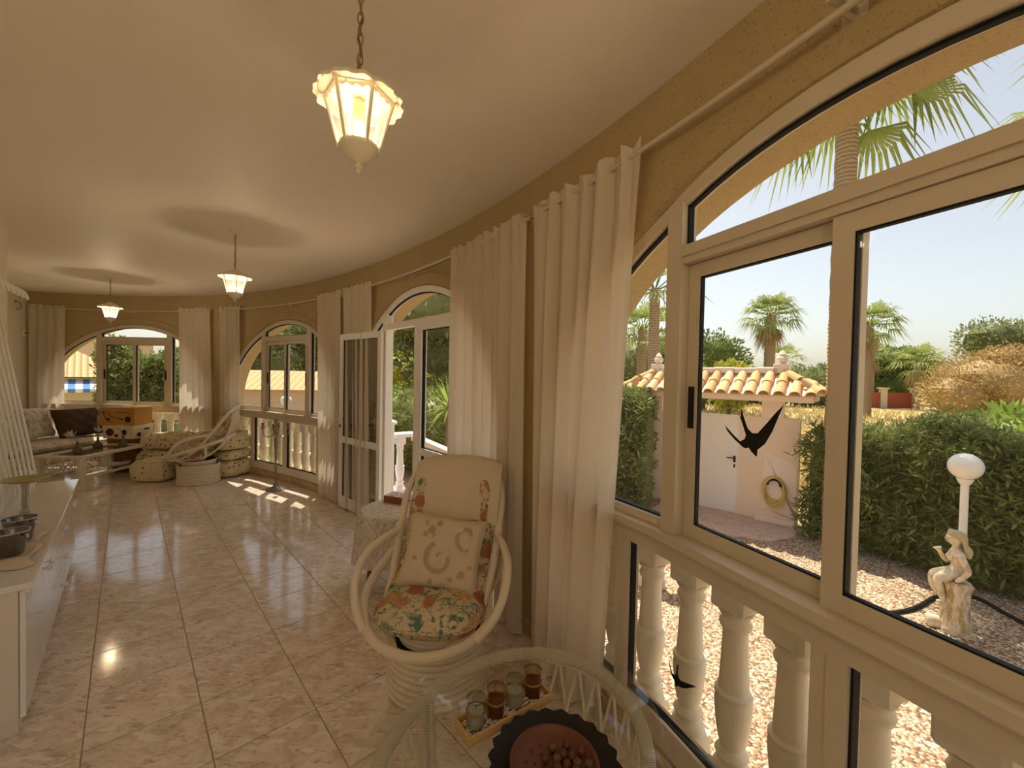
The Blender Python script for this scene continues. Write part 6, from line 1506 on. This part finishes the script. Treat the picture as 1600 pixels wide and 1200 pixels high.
for i in range(46):
    az = i * 2.4; el = 1.45 - 2.1 * i / 46; L_ = g_.uniform(.55, .70); d = Vector((math.cos(az) * math.cos(el), math.sin(az) * math.cos(el), math.sin(el))); s_ = Vector((-math.sin(az), math.cos(az), 0)) * .022; b_ = Vector((.03, 0, 1.92)); q = MB()
    q.add([b_ - s_ * .7, b_ + s_ * .7, b_ + d * L_ * .5 + s_, b_ + d * L_ + Vector((0, 0, -.06 * (1.5 - el))), b_ + d * L_ * .5 - s_], [(0, 1, 2, 4), (4, 2, 3)]); q.build('leaf', 'bright_leaf', yu, smooth=False)

# ------------------------------------------------------------------ behind the window beyond the candelabra: peach house
def house_roof(par, L, D, ze, zr, over=.3):
    m = MB(); m.add([(-L / 2 - over, -D / 2 - over, ze), (L / 2 + over, -D / 2 - over, ze), (L / 2 + over, D / 2 + over, ze), (-L / 2 - over, D / 2 + over, ze), (-L / 2 + D * .4, 0, zr), (L / 2 - D * .4, 0, zr)], [(0, 1, 5, 4), (1, 2, 5), (2, 3, 4, 5), (3, 0, 4), (0, 1, 2, 3)]); m.build('roof', 'roof_rows', par, smooth=False)
def _rows(n, b):
    v = coords(n); wv = N(n, 'ShaderNodeTexWave', wave_type='BANDS', bands_direction='X'); wv.inputs['Scale'].default_value = 1.5; n.links.new(v, wv.inputs['Vector']); w2 = N(n, 'ShaderNodeTexWave', wave_type='BANDS', bands_direction='Y', wave_profile='SAW'); w2.inputs['Scale'].default_value = 1.0; n.links.new(v, w2.inputs['Vector'])
    c = mixc(n, wv.outputs['Fac'], (.58, .36, .17), (.86, .62, .36)); setc(n, b, mixc(n, w2.outputs['Fac'], c, (.62, .40, .20))); bump(n, b, wv.outputs['Fac'], .8, .08)
mat('roof_rows', (.7, .5, .3), .8, .15, build=_rows)
cB = WD(462, 620, 15); hb_ = thing('peach_house', 'peach bungalow with a tiled roof beyond the candelabra window', 'house', (cB[0], cB[1], G), .25)
m = MB(); m.box((-3.4, -2, 0), (3.4, 2, 1.95)); m.build('walls', 'peach_render', hb_, smooth=False)
house_roof(hb_, 6.8, 4, 1.95, 2.55)
m = MB(); m.lathe([(.10, 2.5), (.13, 2.6), (.05, 2.7), (.09, 2.8), (0, 2.95)], 10, c=(1.8, 0, 0), caps=False); m.build('finial', 'roof_white', hb_)
for x in (-2.2, 2.2):
    m = MB(); m.box((x - .35, -2.03, .7), (x + .35, -1.99, 1.6)); wn_ = m.build('window', 'rubber', hb_, smooth=False)
    m = MB()
    for k in range(5): m.tube([(x - .3 + .15 * k, -2.06, .7), (x - .3 + .15 * k, -2.06, 1.6)], .012, 5)
    m.build('grille', 'painted_white', wn_)
for i, (px, d, r, h, mt_, lab) in enumerate(((395, 20, 2.4, 5.6, 'olive_leaf', 'tall grey green tree left of the peach house'), (435, 27, 3.2, 7.4, 'pine_leaf', 'pine behind the peach house roof'), (478, 35, 4.4, 11.0, 'gold_leaf', 'sunlit pine right behind the peach house'), (510, 22, 2.4, 6.4, 'pine_leaf', 'pine at the right end of the peach house'))):
    x, y = dp(px, d); tree('pine_tree', lab, x, y, h, [(0, 0, h * .7, r, r, h * .22), (-r * .5, 0, h * .5, r * .7, r * .7, h * .2), (r * .5, 0, h * .52, r * .7, r * .7, h * .2), (0, 0, h * .32, r * .9, r * .9, h * .22)], 4200, .32, .10, mt_, 'pines behind the peach house', 60 + i)
for i, (px, d, lab) in enumerate(((386, 9.0, 'spiky green plant low outside the candelabra window'), (428, 9.6, 'spiky green plant against the peach house wall'))):
    x, y = dp(px, d); t = thing('agave', lab, 'agave', (x, y, G), 0, 'spiky plants by the peach house')
    for k in range(30):
        az = k * 2.4; el = 1.4 - 1.2 * k / 30; L_ = 1.5 * g_.uniform(.8, 1.1); d_ = Vector((math.cos(az) * math.cos(el), math.sin(az) * math.cos(el), math.sin(el))); s_ = Vector((-math.sin(az), math.cos(az), 0)) * .05; q = MB()
        q.add([-s_, s_, d_ * L_ * .5 + s_, d_ * L_ + Vector((0, 0, -.1)), d_ * L_ * .5 - s_], [(0, 1, 2, 4), (4, 2, 3)]); q.build('leaf', 'bright_leaf', t, smooth=False)
# ------------------------------------------------------------------ beyond the far window: neighbouring houses and a clipped hedge
cA_ = np.array([-23.5, 17.0, 0]); ha = thing('tiled_house', 'house with a large terracotta roof and a blue awning beyond the far window', 'house', (cA_[0], cA_[1], G), .80)
m = MB(); m.box((-6, -2.5, 0), (5.2, 2.5, 2.05)); m.build('walls', 'cream_render', ha, smooth=False)
house_roof(ha, 11, 5, 2.1, 3.5, .4)
mat('blue_awning', (.10, .24, .52), .7, .2); mat('awning_white', (.80, .82, .86), .7, .2)
aw = MB(); 
for k in range(44):
    q = MB(); x0 = -4.5 + k * .22; q.add([(x0, -2.52, 2.0), (x0 + .22, -2.52, 2.0), (x0 + .22, -3.5, 1.6), (x0, -3.5, 1.6), (x0, -3.5, 1.45), (x0 + .22, -3.5, 1.45)], [(0, 1, 2, 3), (3, 2, 5, 4)]); q.build('awning_stripe', 'blue_awning' if k % 2 else 'awning_white', ha, smooth=False)
for x in (-2.6, -.6, 1.6):
    m = MB(); m.box((x - .5, -2.54, .5), (x + .5, -2.49, 1.4)); m.build('window', 'rubber', ha, smooth=False)
cA2 = WD(122, 560, 26); hA2 = thing('tall_house', 'taller peach house behind the terracotta roof', 'house', (cA2[0], cA2[1], G), -.2)
m = MB(); m.box((-7, -2.5, 0), (2.6, 2.5, 4.2)); m.build('walls', 'peach_render', hA2, smooth=False)
m = MB(); m.box((-7.2, -2.7, 4.2), (2.8, 2.7, 4.4)); m.build('cornice', 'cream_render', hA2, smooth=False)
for x in (-5, -2.5, .5):
    m = MB(); m.box((x - .4, -2.54, 2.8), (x + .4, -2.49, 3.8)); m.build('window', 'rubber', hA2, smooth=False)
a_, b_, c_ = WD(166, 600, 11.5), WD(215, 600, 11.8), WD(290, 600, 12.2)
hedge('tall clipped dark hedge standing beyond the far window', [a_[:2], b_[:2], c_[:2]], 1.2, G, 1.95, 4200, 71, 'oleander_leaf', 6, .12, .04, 'clipped_hedge')
hedge('low grey shrub border at the foot of the clipped hedge', [WD(150, 600, 10.3)[:2], WD(280, 600, 10.8)[:2]], .5, G, .35, 900, 72, 'olive_leaf', 6, .10, .03, 'low_hedge')
